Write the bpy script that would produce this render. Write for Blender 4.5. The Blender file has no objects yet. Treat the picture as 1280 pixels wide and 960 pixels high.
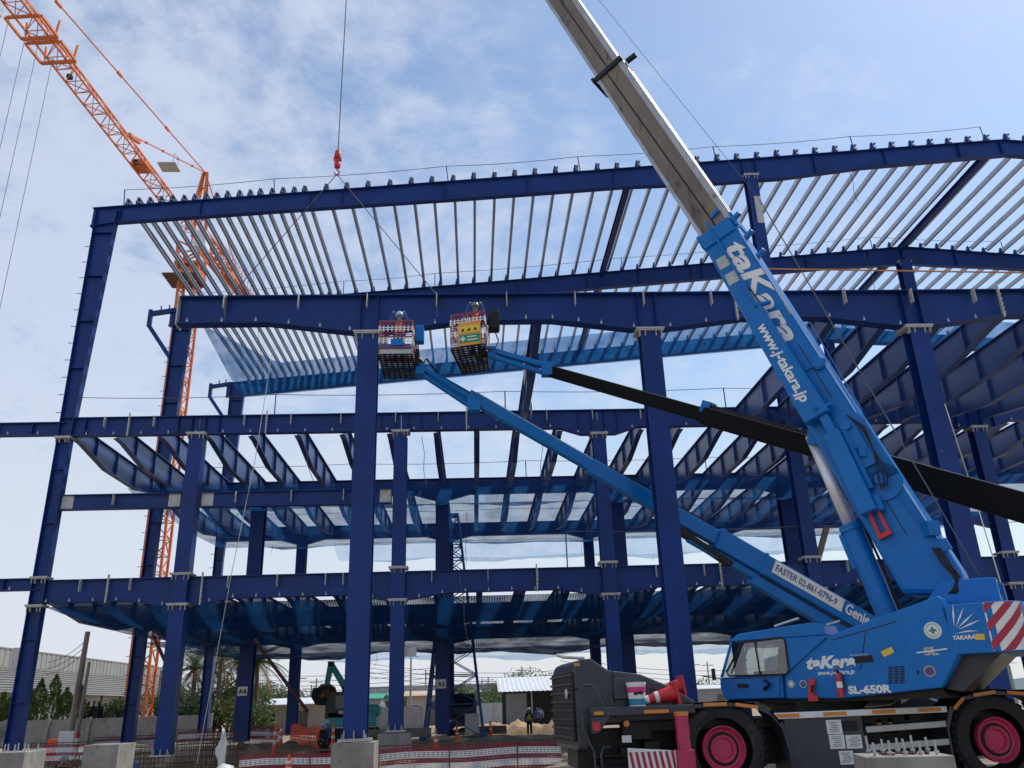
import bpy, bmesh, math, random
from mathutils import Vector, Matrix
rnd = random.Random(7)
V = Vector
sc = bpy.context.scene
COL = sc.collection

# ------------------------------------------------------------------ camera
CAM = V((0, 0, 1.75)); F = 1043.1
def cam_axes(yaw, pitch, roll):
    cy, sy, cp, sp = math.cos(yaw), math.sin(yaw), math.cos(pitch), math.sin(pitch)
    f = V((sy*cp, cy*cp, sp)); r = V((cy, -sy, 0)); u = r.cross(f)
    cr, sr = math.cos(roll), math.sin(roll)
    return cr*r + sr*u, -sr*r + cr*u, f
RX, UX, WX = cam_axes(.0532, .3687, -.0332)
cd = bpy.data.cameras.new('camera'); cam = bpy.data.objects.new('camera', cd); COL.objects.link(cam)
cam.matrix_world = Matrix(((RX.x, UX.x, -WX.x, CAM.x), (RX.y, UX.y, -WX.y, CAM.y), (RX.z, UX.z, -WX.z, CAM.z), (0, 0, 0, 1)))
cd.sensor_width = 36; cd.lens = F/1280*36; cd.clip_end = 4000; cd.clip_start = .1
sc.camera = cam
def at(u, v, Y):          # measured point of the photograph at depth Y
    d = WX*F + RX*(u-640) + UX*(480-v)
    return CAM + d*(Y/d.y)

# ------------------------------------------------------------------ light and sky
SUN_EL, SUN_AZ = math.radians(57), math.radians(62)     # azimuth clockwise from +Y
sd = V((math.sin(SUN_AZ)*math.cos(SUN_EL), math.cos(SUN_AZ)*math.cos(SUN_EL), math.sin(SUN_EL)))
sl = bpy.data.lights.new('sun', 'SUN'); sl.energy = 3.6; sl.angle = math.radians(.5); sl.color = (1, .95, .87)
so = bpy.data.objects.new('sun', sl); COL.objects.link(so); so.location = (60, 40, 90)
so.rotation_euler = (-sd).to_track_quat('-Z', 'Y').to_euler()
W = bpy.data.worlds.new('World'); sc.world = W; W.use_nodes = True
nt = W.node_tree; nt.nodes.clear()
def N(t, **k):
    n = nt.nodes.new(t)
    for a, b in k.items(): setattr(n, a, b)
    return n
def lk(a, b): nt.links.new(a, b)
out = N('ShaderNodeOutputWorld'); bg = N('ShaderNodeBackground'); bg.inputs['Strength'].default_value = .15
sky = N('ShaderNodeTexSky'); sky.sky_type = 'NISHITA'; sky.sun_disc = False
sky.sun_elevation = SUN_EL; sky.sun_rotation = SUN_AZ; sky.air_density = 1.3; sky.dust_density = .7; sky.ozone_density = 2.2
tc = N('ShaderNodeTexCoord'); sep = N('ShaderNodeSeparateXYZ'); lk(tc.outputs['Generated'], sep.inputs[0])
def M_(op, a, b=None):
    n = N('ShaderNodeMath', operation=op)
    for i, x in enumerate((a, b)):
        if x is None: continue
        if isinstance(x, (int, float)): n.inputs[i].default_value = x
        else: lk(x, n.inputs[i])
    return n.outputs[0]
zc = M_('ADD', M_('MAXIMUM', sep.outputs[2], 0.0), .22)
cmb = N('ShaderNodeCombineXYZ'); lk(M_('DIVIDE', sep.outputs[0], zc), cmb.inputs[0]); lk(M_('DIVIDE', sep.outputs[1], zc), cmb.inputs[1])
n1 = N('ShaderNodeTexNoise'); n1.inputs['Scale'].default_value = 2.7; n1.inputs['Detail'].default_value = 9; n1.inputs['Roughness'].default_value = .66; n1.inputs['Distortion'].default_value = .35
n2 = N('ShaderNodeTexNoise'); n2.inputs['Scale'].default_value = 15; n2.inputs['Detail'].default_value = 5; n2.inputs['Roughness'].default_value = .6
lk(cmb.outputs[0], n1.inputs[0]); lk(cmb.outputs[0], n2.inputs[0])
mixn = M_('ADD', M_('MULTIPLY', n1.outputs['Fac'], .70), M_('MULTIPLY', n2.outputs['Fac'], .30))
# the cloud sheet thins out towards the sun side and thickens low down
side = M_('MULTIPLY', sep.outputs[0], -.24)
hor = M_('MULTIPLY', M_('SUBTRACT', .62, sep.outputs[2]), .13)
mm = M_('ADD', M_('ADD', mixn, side), hor)
ramp = N('ShaderNodeValToRGB'); ramp.color_ramp.elements[0].position = .40; ramp.color_ramp.elements[1].position = .66
ramp.color_ramp.interpolation = 'EASE'
lk(mm, ramp.inputs[0])
mask = M_('MULTIPLY', ramp.outputs[0], .80)
cl = N('ShaderNodeMix', data_type='RGBA'); lk(mask, cl.inputs['Factor']); lk(sky.outputs[0], cl.inputs['A'])
cl.inputs['B'].default_value = (4.5, 4.95, 6.0, 1)
# milky haze band near the horizon
hz = N('ShaderNodeMapRange'); hz.inputs['From Min'].default_value = .0; hz.inputs['From Max'].default_value = .38
hz.inputs['To Min'].default_value = .85; hz.inputs['To Max'].default_value = .0; lk(sep.outputs[2], hz.inputs['Value'])
c2 = N('ShaderNodeMix', data_type='RGBA'); lk(hz.outputs[0], c2.inputs['Factor']); lk(cl.outputs['Result'], c2.inputs['A'])
c2.inputs['B'].default_value = (4.9, 5.15, 5.6, 1)
lk(c2.outputs['Result'], bg.inputs['Color']); lk(bg.outputs[0], out.inputs['Surface'])
vs = sc.view_settings; vs.view_transform = 'Standard'; vs.look = 'None'; vs.gamma = 1; vs.use_curve_mapping = False; vs.exposure = 0.0
sc.cycles.max_bounces = 6; sc.cycles.transparent_max_bounces = 24

# ------------------------------------------------------------------ materials
MATS = {}
def mat(name, rgb, rough=.5, var=.18, scale=2.5, metal=0., bump=0., bscale=30., alpha=None, transl=0., dirt=None, spec=.5, stretch=None, specks=None, weave=None):
    if name in MATS: return MATS[name]
    m = bpy.data.materials.new(name); m.use_nodes = True; t = m.node_tree; t.nodes.clear()
    o = t.nodes.new('ShaderNodeOutputMaterial'); p = t.nodes.new('ShaderNodeBsdfPrincipled')
    p.inputs['Roughness'].default_value = rough; p.inputs['Metallic'].default_value = metal; p.inputs['Specular IOR Level'].default_value = spec
    g = t.nodes.new('ShaderNodeNewGeometry'); nz = t.nodes.new('ShaderNodeTexNoise')
    nz.inputs['Scale'].default_value = scale; nz.inputs['Detail'].default_value = 6; nz.inputs['Roughness'].default_value = .65
    src = g.outputs['Position']
    if stretch:
        mp = t.nodes.new('ShaderNodeMapping'); mp.inputs['Scale'].default_value = stretch; t.links.new(src, mp.inputs[0]); src = mp.outputs[0]
    t.links.new(src, nz.inputs[0])
    r = t.nodes.new('ShaderNodeValToRGB'); e = r.color_ramp.elements
    e[0].position = .3; e[1].position = .7
    e[0].color = tuple(max(0, c*(1-var)) for c in rgb)+(1,); e[1].color = tuple(min(1, c*(1+var)) for c in rgb)+(1,)
    t.links.new(nz.outputs['Fac'], r.inputs[0]); colr = r.outputs[0]
    if dirt:
        nd = t.nodes.new('ShaderNodeTexNoise'); nd.inputs['Scale'].default_value = dirt[2]; nd.inputs['Detail'].default_value = 8; nd.inputs['Roughness'].default_value = .7
        t.links.new(src, nd.inputs[0])
        rd = t.nodes.new('ShaderNodeValToRGB'); rd.color_ramp.elements[0].position = dirt[1]; rd.color_ramp.elements[1].position = min(1, dirt[1]+.14)
        t.links.new(nd.outputs['Fac'], rd.inputs[0])
        mx = t.nodes.new('ShaderNodeMix'); mx.data_type = 'RGBA'; t.links.new(rd.outputs[0], mx.inputs['Factor'])
        t.links.new(colr, mx.inputs['A']); mx.inputs['B'].default_value = tuple(dirt[0])+(1,); colr = mx.outputs['Result']
    if specks:
        ns = t.nodes.new('ShaderNodeTexNoise'); ns.inputs['Scale'].default_value = specks[2]; ns.inputs['Detail'].default_value = 3; ns.inputs['Roughness'].default_value = .8; t.links.new(g.outputs['Position'], ns.inputs[0])
        rs = t.nodes.new('ShaderNodeValToRGB'); rs.color_ramp.elements[0].position = specks[1]; rs.color_ramp.elements[1].position = specks[1]+.05; t.links.new(ns.outputs['Fac'], rs.inputs[0])
        mx = t.nodes.new('ShaderNodeMix'); mx.data_type = 'RGBA'; t.links.new(rs.outputs[0], mx.inputs['Factor']); t.links.new(colr, mx.inputs['A']); mx.inputs['B'].default_value = tuple(specks[0])+(1,); colr = mx.outputs['Result']
    t.links.new(colr, p.inputs['Base Color'])
    mr = t.nodes.new('ShaderNodeMapRange'); mr.inputs['To Min'].default_value = max(.05, rough-.1); mr.inputs['To Max'].default_value = min(1, rough+.12)
    t.links.new(nz.outputs['Fac'], mr.inputs['Value']); t.links.new(mr.outputs[0], p.inputs['Roughness'])
    if bump:
        nb = t.nodes.new('ShaderNodeTexNoise'); nb.inputs['Scale'].default_value = bscale; nb.inputs['Detail'].default_value = 5; t.links.new(src, nb.inputs[0])
        b = t.nodes.new('ShaderNodeBump'); b.inputs['Strength'].default_value = bump; b.inputs['Distance'].default_value = .05
        t.links.new(nb.outputs['Fac'], b.inputs['Height']); t.links.new(b.outputs[0], p.inputs['Normal'])
    sh = p.outputs[0]
    if transl:
        tr = t.nodes.new('ShaderNodeBsdfTranslucent'); t.links.new(colr, tr.inputs['Color'])
        ms = t.nodes.new('ShaderNodeMixShader'); ms.inputs[0].default_value = transl
        t.links.new(sh, ms.inputs[1]); t.links.new(tr.outputs[0], ms.inputs[2]); sh = ms.outputs[0]
    if alpha is not None:
        ta = t.nodes.new('ShaderNodeBsdfTransparent'); ms = t.nodes.new('ShaderNodeMixShader')
        na = t.nodes.new('ShaderNodeTexNoise'); na.inputs['Scale'].default_value = .7; na.inputs['Detail'].default_value = 4; t.links.new(src, na.inputs[0])
        ra = t.nodes.new('ShaderNodeMapRange'); ra.inputs['From Min'].default_value = .3; ra.inputs['From Max'].default_value = .7
        ra.inputs['To Min'].default_value = alpha*.78; ra.inputs['To Max'].default_value = min(1, alpha*1.22)
        t.links.new(na.outputs['Fac'], ra.inputs['Value']); fac = ra.outputs[0]
        if weave:
            sp_ = t.nodes.new('ShaderNodeSeparateXYZ'); t.links.new(src, sp_.inputs[0]); ws_ = []
            for ax in (0, 1):
                q = t.nodes.new('ShaderNodeMath'); q.operation = 'MULTIPLY'; q.inputs[1].default_value = 6.2832/weave; t.links.new(sp_.outputs[ax], q.inputs[0])
                w = t.nodes.new('ShaderNodeMath'); w.operation = 'SINE'; t.links.new(q.outputs[0], w.inputs[0]); ws_.append(w.outputs[0])
            mxm = t.nodes.new('ShaderNodeMath'); mxm.operation = 'MAXIMUM'; t.links.new(ws_[0], mxm.inputs[0]); t.links.new(ws_[1], mxm.inputs[1])
            mr2 = t.nodes.new('ShaderNodeMapRange'); mr2.inputs['From Min'].default_value = -.6; mr2.inputs['From Max'].default_value = 1; mr2.inputs['To Min'].default_value = .8; mr2.inputs['To Max'].default_value = 1.16; t.links.new(mxm.outputs[0], mr2.inputs['Value'])
            mu = t.nodes.new('ShaderNodeMath'); mu.operation = 'MULTIPLY'; mu.use_clamp = True; t.links.new(fac, mu.inputs[0]); t.links.new(mr2.outputs[0], mu.inputs[1]); fac = mu.outputs[0]
        t.links.new(fac, ms.inputs[0])
        t.links.new(ta.outputs[0], ms.inputs[1]); t.links.new(sh, ms.inputs[2]); sh = ms.outputs[0]
    t.links.new(sh, o.inputs['Surface']); MATS[name] = m
    return m
NAVY = mat('navy_paint', (.005, .032, .172), .43, .28, .6, dirt=((.022, .045, .15), .62, .9), spec=.3, specks=((.16, .17, .20), .70, 5.5), bump=.06, bscale=3)
JOISTM = mat('navy_paint_sky_sheen', (.028, .062, .20), .36, .2, .8, spec=.5, dirt=((.05, .08, .2), .68, 1.3))  # joists' navy, base colour lightened to carry the sky's sheen on the webs
GALV = mat('galvanised', (.42, .42, .41), .45, .2, 6, .35)
PURL = mat('zinc_purlin', (.40, .44, .50), .42, .2, 1.2, .45, dirt=((.22, .24, .28), .6, 2))
TAB = mat('bare_steel_plate', (.48, .47, .44), .6, .25, 5, .1)
CBLUE = mat('crane_blue_paint', (.002, .150, .47), .34, .1, 1.5, dirt=((.012, .10, .30),   .62, 1.4), spec=.28, specks=((.02, .07, .16), .69, 9), bump=.05, bscale=4)
DKGREY = mat('carrier_grey_paint', (.028, .033, .044), .36, .3, 3, dirt=((.07, .06, .05), .64, 2.5), specks=((.12, .11, .10), .70, 14))
BLACK = mat('black_rubber', (.012, .012, .013), .7, .3, 8, bump=.3, dirt=((.075, .06, .045), .56, 4))
BLKMET = mat('black_steel', (.008, .008, .009), .45, .25, 5, spec=.3)
SLEEVE = mat('black_boom_paint', (.004, .004, .0045), .7, .3, 6, spec=.15, bump=.15, bscale=9)
SAND = mat('orange_sand', (.40, .28, .165), .95, .3, 1.6, bump=.5, bscale=6)
CHROME = mat('bright_steel', (.72, .72, .74), .3, .04, 1, .3)
BOOMTAN = mat('weathered_boom_steel', (.17, .135, .105), .5, .3, 1.2, .1, dirt=((.035, .028, .022), .53, 2.6), stretch=(1, 1, .3))
BOOMSIL = mat('boom_silver_edge', (.36, .36, .37), .4, .25, 2, .7, dirt=((.10, .09, .08), .6, 2.5))
PINK = mat('pink_wheel_paint', (.52, .03, .105), .5, .2, 4, dirt=((.16, .07, .06), .58, 5))
RED = mat('red_paint', (.55, .02, .03), .4, .15, 5)
ORANGE = mat('tower_crane_orange', (.62, .16, .035), .5, .18, 2)
SAFEOR = mat('safety_orange_plastic', (.85, .10, .025), .45, .12, 5)
REFLOR = mat('orange_reflector', (.62, .22, .03), .35, .1, 12)
WHITE = mat('white_plastic', (.72, .72, .70), .5, .12, 4)
WPAINT = mat('white_lettering', (.75, .75, .74), .5, .08, 6)
CONC = mat('concrete', (.27, .255, .235), .9, .3, 1.8, bump=.4, bscale=14, dirt=((.12, .105, .09), .55, 2.2), stretch=(1, 1, .4), specks=((.06, .055, .05), .68, 22))
SOIL = None
GLASS = mat('dark_cab_glass', (.012, .015, .018), .06, .1, 2, spec=.7)
WOOD = mat('old_wood_pole', (.24, .20, .16), .8, .3, 4, bump=.3, bscale=12, stretch=(1, 1, .15))
RUST = mat('rusty_rebar', (.11, .055, .035), .8, .35, 6)
TEAL = mat('teal_paint', (.04, .42, .42), .4, .15, 2)
REDMESH = mat('red_mesh_band', (.24, .012, .035), .6, .3, 3)
REDSTR = mat('red_warning_stripe', (.40, .012, .045), .4, .15, 5)
WHTMESH = mat('white_mesh_band', (.78, .78, .78), .6, .15, 3)
NET = mat('blue_safety_net', (.018, .12, .34), .8, .25, 1.6, alpha=.55, transl=.4, spec=.05, weave=.11)
NETP = mat('pale_blue_safety_net', (.24, .42, .62), .8, .2, 1.6, alpha=.42, transl=.6, spec=.05, weave=.11)
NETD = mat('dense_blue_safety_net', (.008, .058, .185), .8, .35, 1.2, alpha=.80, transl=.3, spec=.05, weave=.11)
NETR = mat('roof_safety_net', (.02, .14, .38), .8, .25, 1.4, alpha=.66, transl=.45, spec=.05, weave=.11)
ROPE = mat('rope', (.10, .10, .11), .8, .2, 5)
ROPEW = mat('pale_rope', (.45, .44, .40), .8, .2, 5)
SKIN = mat('skin', (.30, .17, .10), .55, .1, 5)
CLOTHD = mat('dark_work_clothes', (.02, .022, .03), .85, .3, 6)
CLOTHB = mat('blue_work_clothes', (.04, .09, .24), .85, .2, 6)
VESTY = mat('yellow_green_vest', (.42, .62, .05), .6, .12, 6)
VESTO = mat('orange_vest', (.85, .14, .03), .6, .12, 6)
HELW = mat('white_helmet', (.75, .76, .78), .3, .05, 4)
HELB = mat('light_blue_helmet', (.35, .55, .75), .3, .05, 4)
HELG = mat('grey_helmet', (.16, .17, .18), .3, .1, 4)

# ------------------------------------------------------------------ mesh helpers (all coordinates are world coordinates)
FR = {}
class MB:
    def __init__(s): s.v = []; s.f = []
    def add(s, vs_, fs): 
        b = len(s.v); s.v += [V(p) for p in vs_]; s.f += [tuple(b+i for i in f) for f in fs]; return s
    def box(s, c, size, rot=None):
        c = V(c); x, y, z = size[0]/2, size[1]/2, size[2]/2
        ps = [V((a, b, d)) for a in (-x, x) for b in (-y, y) for d in (-z, z)]
        if rot is not None: ps = [rot @ p for p in ps]
        return s.add([c+p for p in ps], [(0, 1, 3, 2), (4, 6, 7, 5), (0, 4, 5, 1), (2, 3, 7, 6), (0, 2, 6, 4), (1, 5, 7, 3)])
    def bar(s, p, q, w, h, up=(0, 0, 1), w2=None, h2=None):
        p, q, up = V(p), V(q), V(up); d = (q-p).normalized(); sx = d.cross(up)
        if sx.length < 1e-4: sx = d.cross(V((1, 0, 0)))
        sx.normalize(); uy = sx.cross(d).normalized(); w2 = w2 or w; h2 = h2 or h
        ps = [p-sx*w/2-uy*h/2, p+sx*w/2-uy*h/2, p+sx*w/2+uy*h/2, p-sx*w/2+uy*h/2,
              q-sx*w2/2-uy*h2/2, q+sx*w2/2-uy*h2/2, q+sx*w2/2+uy*h2/2, q-sx*w2/2+uy*h2/2]
        return s.add(ps, [(0, 1, 2, 3), (7, 6, 5, 4), (0, 4, 5, 1), (1, 5, 6, 2), (2, 6, 7, 3), (3, 7, 4, 0)])
    def tube(s, p, q, r, r2=None, n=8, cap=True):
        p, q = V(p), V(q); r2 = r if r2 is None else r2; d = (q-p).normalized()
        a = d.orthogonal().normalized(); b = d.cross(a); ps = []
        for c, rr in ((p, r), (q, r2)):
            ps += [c+(a*math.cos(2*math.pi*i/n)+b*math.sin(2*math.pi*i/n))*rr for i in range(n)]
        fs = [(i, (i+1) % n, n+(i+1) % n, n+i) for i in range(n)]
        if cap: fs += [tuple(range(n))[::-1], tuple(range(n, 2*n))]
        return s.add(ps, fs)
    def path(s, pts, r, n=6):
        pts = [V(p) for p in pts]; ps = []; m = len(pts); a = None
        for i, p in enumerate(pts):
            d = (pts[min(i+1, m-1)]-pts[max(i-1, 0)]).normalized()
            a = d.orthogonal().normalized() if a is None else (a-d*a.dot(d)).normalized()
            b = d.cross(a); rr = r[i] if isinstance(r, (list, tuple)) else r
            ps += [p+(a*math.cos(2*math.pi*k/n)+b*math.sin(2*math.pi*k/n))*rr for k in range(n)]
        fs = [(i*n+k, i*n+(k+1) % n, (i+1)*n+(k+1) % n, (i+1)*n+k) for i in range(m-1) for k in range(n)]
        fs += [tuple(range(n))[::-1], tuple(range((m-1)*n, m*n))]
        return s.add(ps, fs)
    def prism(s, poly, fn, t0=0, t1=1):
        n = len(poly); ps = [fn(a, b, t0) for a, b in poly]+[fn(a, b, t1) for a, b in poly]
        return s.add(ps, [tuple(range(n)), tuple(range(n, 2*n))[::-1]]+[(i, n+i, n+(i+1) % n, (i+1) % n) for i in range(n)])
    def lathe(s, prof, o, axis, n=16, cap=True):
        o, d = V(o), V(axis).normalized(); a = d.orthogonal().normalized(); b = d.cross(a); ps = []
        for r, h in prof: ps += [o+d*h+(a*math.cos(2*math.pi*i/n)+b*math.sin(2*math.pi*i/n))*r for i in range(n)]
        m = len(prof); fs = [(i*n+k, i*n+(k+1) % n, (i+1)*n+(k+1) % n, (i+1)*n+k) for i in range(m-1) for k in range(n)]
        if cap: fs += [tuple(range(n))[::-1], tuple(range((m-1)*n, m*n))]
        return s.add(ps, fs)
    def strip(s, top, bot):      # a sheet between two rows of points
        n = len(top); return s.add(list(top)+list(bot), [(i, i+1, n+i+1, n+i) for i in range(n-1)])
    def grid(s, rows):
        m = len(rows[0]); return s.add([p for r in rows for p in r], [(j*m+i, j*m+i+1, (j+1)*m+i+1, (j+1)*m+i) for j in range(len(rows)-1) for i in range(m-1)])
    def build(s, name, material, parent=None, smooth=False, bevel=0, solid=0):
        me = bpy.data.meshes.new(name); vs_ = s.v
        if parent is not None: inv = FR[parent.name].inverted(); vs_ = [inv @ p for p in vs_]; off = None
        else:
            lo = V((min(p.x for p in vs_), min(p.y for p in vs_), min(p.z for p in vs_))); hi = V((max(p.x for p in vs_), max(p.y for p in vs_), 0))
            off = V(((lo.x+hi.x)/2, (lo.y+hi.y)/2, lo.z)); vs_ = [p-off for p in vs_]
        me.from_pydata([tuple(p) for p in vs_], [], s.f)
        bm = bmesh.new(); bm.from_mesh(me); bmesh.ops.recalc_face_normals(bm, faces=bm.faces); bm.to_mesh(me); bm.free()
        me.materials.append(material)
        if smooth:
            for p in me.polygons: p.use_smooth = True
        o = bpy.data.objects.new(name, me); COL.objects.link(o)
        if parent is not None: o.parent = parent; FR[o.name] = FR[parent.name]
        else: o.location = off; FR[o.name] = Matrix.Translation(off)
        if bevel:
            b = o.modifiers.new('bevel', 'BEVEL'); b.width = bevel; b.segments = 2; b.limit_method = 'ANGLE'; b.angle_limit = math.radians(40)
        if solid:
            b = o.modifiers.new('solid', 'SOLIDIFY'); b.thickness = solid
        return o
def tag(o, label, cat=None, group=None, kind=None):
    o['label'] = label
    if cat: o['category'] = cat
    if group: o['group'] = group
    o['kind'] = kind or 'thing'
    return o
def thing(name, loc, label, cat, group=None, rz=0.):
    o = bpy.data.objects.new(name, None); COL.objects.link(o); o.location = loc; o.rotation_euler.z = rz; o.empty_display_size = .3
    FR[o.name] = Matrix.Translation(V(loc)) @ Matrix.Rotation(rz, 4, 'Z')
    return tag(o, label, cat, group)
def copy_tree(o, loc, label, rz=None, group=None):
    def cp(x, par):
        c = x.copy(); COL.objects.link(c)
        if par is not None: c.parent = par
        for ch in x.children: cp(ch, c)
        return c
    c = cp(o, None); c.location = loc; c['label'] = label
    if rz is not None: c.rotation_euler.z = rz
    if group: c['group'] = group
    return c
def letters(txt, size, o, x, y, material, parent, name='lettering', shear=0., bold=0., align='LEFT', ext=.004, sx=1.):
    cu = bpy.data.curves.new('txt', 'FONT'); cu.body = txt; cu.size = size; cu.shear = shear; cu.offset = bold; cu.align_x = align; cu.extrude = ext; cu.resolution_u = 3
    ob = bpy.data.objects.new('txt', cu); COL.objects.link(ob); bpy.context.view_layer.update()
    me = bpy.data.meshes.new_from_object(ob.evaluated_get(bpy.context.evaluated_depsgraph_get()))
    x, y = V(x).normalized(), V(y).normalized(); z = x.cross(y); mb = MB()
    mb.v = [V(o)+x*v.co.x*sx+y*v.co.y+z*v.co.z for v in me.vertices]; mb.f = [tuple(p.vertices) for p in me.polygons]
    bpy.data.objects.remove(ob); bpy.data.curves.remove(cu); bpy.data.meshes.remove(me)
    return mb.build(name, material, parent)
def disc(mb, o, nrm, r, n=24, t=.006): return mb.lathe([(r, 0), (r, t)], o, nrm, n)
ORD = ['first', 'second', 'third', 'fourth', 'fifth', 'sixth', 'seventh', 'eighth', 'ninth', 'tenth', 'eleventh', 'twelfth', 'thirteenth', 'fourteenth', 'fifteenth', 'sixteenth', 'seventeenth', 'eighteenth', 'nineteenth', 'twentieth']
def ordn(i):
    if i < 20: return ORD[i]
    t = (i+1)//10; u_ = (i+1) % 10; tens = {2: 'twenty', 3: 'thirty', 4: 'forty', 5: 'fifty', 6: 'sixty', 7: 'seventy', 8: 'eighty'}[t]
    return tens[:-1]+'ieth' if u_ == 0 else tens+'-'+ORD[u_-1]

# ------------------------------------------------------------------ ground
def soil_mat():
    m = bpy.data.materials.new('site_soil'); m.use_nodes = True; t = m.node_tree; p = t.nodes['Principled BSDF']; p.inputs['Roughness'].default_value = .95
    g = t.nodes.new('ShaderNodeNewGeometry'); a = t.nodes.new('ShaderNodeTexNoise'); a.inputs['Scale'].default_value = .22; a.inputs['Detail'].default_value = 10; a.inputs['Roughness'].default_value = .7
    t.links.new(g.outputs['Position'], a.inputs[0]); r = t.nodes.new('ShaderNodeValToRGB'); e = r.color_ramp.elements
    e[0].position = .32; e[0].color = (.20, .14, .09, 1); e[1].position = .68; e[1].color = (.44, .36, .26, 1); t.links.new(a.outputs['Fac'], r.inputs[0])
    b = t.nodes.new('ShaderNodeTexNoise'); b.inputs['Scale'].default_value = 3.5; b.inputs['Detail'].default_value = 8; b.inputs['Roughness'].default_value = .75; t.links.new(g.outputs['Position'], b.inputs[0])
    mx = t.nodes.new('ShaderNodeMix'); mx.data_type = 'RGBA'; mx.blend_type = 'MULTIPLY'; mx.inputs['Factor'].default_value = .5
    r2 = t.nodes.new('ShaderNodeValToRGB'); r2.color_ramp.elements[0].position = .3; r2.color_ramp.elements[0].color = (.5, .48, .45, 1); r2.color_ramp.elements[1].position = .6
    t.links.new(b.outputs['Fac'], r2.inputs[0]); t.links.new(r.outputs[0], mx.inputs['A']); t.links.new(r2.outputs[0], mx.inputs['B']); t.links.new(mx.outputs['Result'], p.inputs['Base Color'])
    bu = t.nodes.new('ShaderNodeBump'); bu.inputs['Strength'].default_value = .7; bu.inputs['Distance'].default_value = .12; t.links.new(b.outputs['Fac'], bu.inputs['Height']); t.links.new(bu.outputs[0], p.inputs['Normal'])
    return m
SOIL = soil_mat()
def gz(x, y):
    h = .09*math.sin(x*.7+1.3*math.sin(y*.5))*math.sin(y*.6)+.06*math.sin(x*1.9+y*1.1)
    h *= min(1, max(0, (y-19)/4)) * (1 if y < 75 else max(0, 1-(y-75)/20))
    if y < 23: h += .2*min(1, (23-y)/4)
    if x < -4 and 26 < y < 46: h -= .55*min(1, (-4-x)/3)*min(1, (y-26)/2, (46-y)/2)     # the dug-out footing trench
    return h
def gridpts(a): return a
xs = [-900, -400, -200, -120, -80]+[-60+1.0*i for i in range(111)]+[60, 80, 120, 200, 400, 900]
ys = [-60, -20, -5, 4, 10]+[14+.8*i for i in range(90)]+[92, 100, 120, 160, 250, 400, 800, 1600]
g = MB().grid([[(x, y, gz(x, y)) for x in xs] for y in ys]).build('ground', SOIL, smooth=True); g['kind'] = 'structure'

# ------------------------------------------------------------------ steel frame
YP, Y0, Y1, Y2 = 24.7, 36.5, 47.8, 60.5
X0 = [-18.2, -12.3, -3.2, 5.85, 14.85, 23.75, 32.8]
X1 = [-18.2, -12.2, -1.74, 8.4, 18.45, 28.9, 39.2]
XPc = [-3.25, 5.85, 14.8, 23.8]
Z3, Z2 = 14.5, 7.3
FRN = {'P': 'nearest frame', '0': 'front gable frame', '1': 'second gable frame', '2': 'rear gable frame'}
def loft(mb, secs):
    n = len(secs[0]); ps = [p for s_ in secs for p in s_]; m = len(secs)
    fs = [(i*n+k, i*n+(k+1) % n, (i+1)*n+(k+1) % n, (i+1)*n+k) for i in range(m-1) for k in range(n)]
    return mb.add(ps, fs+[tuple(range(n))[::-1], tuple(range((m-1)*n, m*n))])
def ibeam(mb, A, B, st, fw=.30, tf=.03, tw=.02, stiff=()):
    A, B = V((A[0], A[1], 0)), V((B[0], B[1], 0)); d = B-A; L = d.length; d.normalize(); s_ = V((d.y, -d.x, 0)); P_ = lambda t, o, z: A+d*(t*L)+s_*o+V((0, 0, z))
    h = fw/2
    loft(mb, [[P_(t, -h, a), P_(t, h, a), P_(t, h, a-tf), P_(t, -h, a-tf)] for t, a, b in st])
    loft(mb, [[P_(t, -h, b+tf), P_(t, h, b+tf), P_(t, h, b), P_(t, -h, b)] for t, a, b in st])
    loft(mb, [[P_(t, -tw/2, a-tf), P_(t, tw/2, a-tf), P_(t, tw/2, b+tf), P_(t, -tw/2, b+tf)] for t, a, b in st])
    for t in stiff:
        za, zb = zint(st, t)
        for sg in (-1, 1): mb.box(P_(t, sg*(tw/2+h)/2, (za+zb)/2), (.018, h-tw/2-.006, za-zb-2*tf-.004), Matrix.Rotation(math.atan2(d.y, d.x), 3, 'Z'))
    return mb
def zint(st, t):
    for (t0, a0, b0), (t1, a1, b1) in zip(st, st[1:]):
        if t0 <= t <= t1:
            k = (t-t0)/(t1-t0) if t1 > t0 else 0; return a0+(a1-a0)*k, b0+(b1-b0)*k
    return st[-1][1:]
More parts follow.
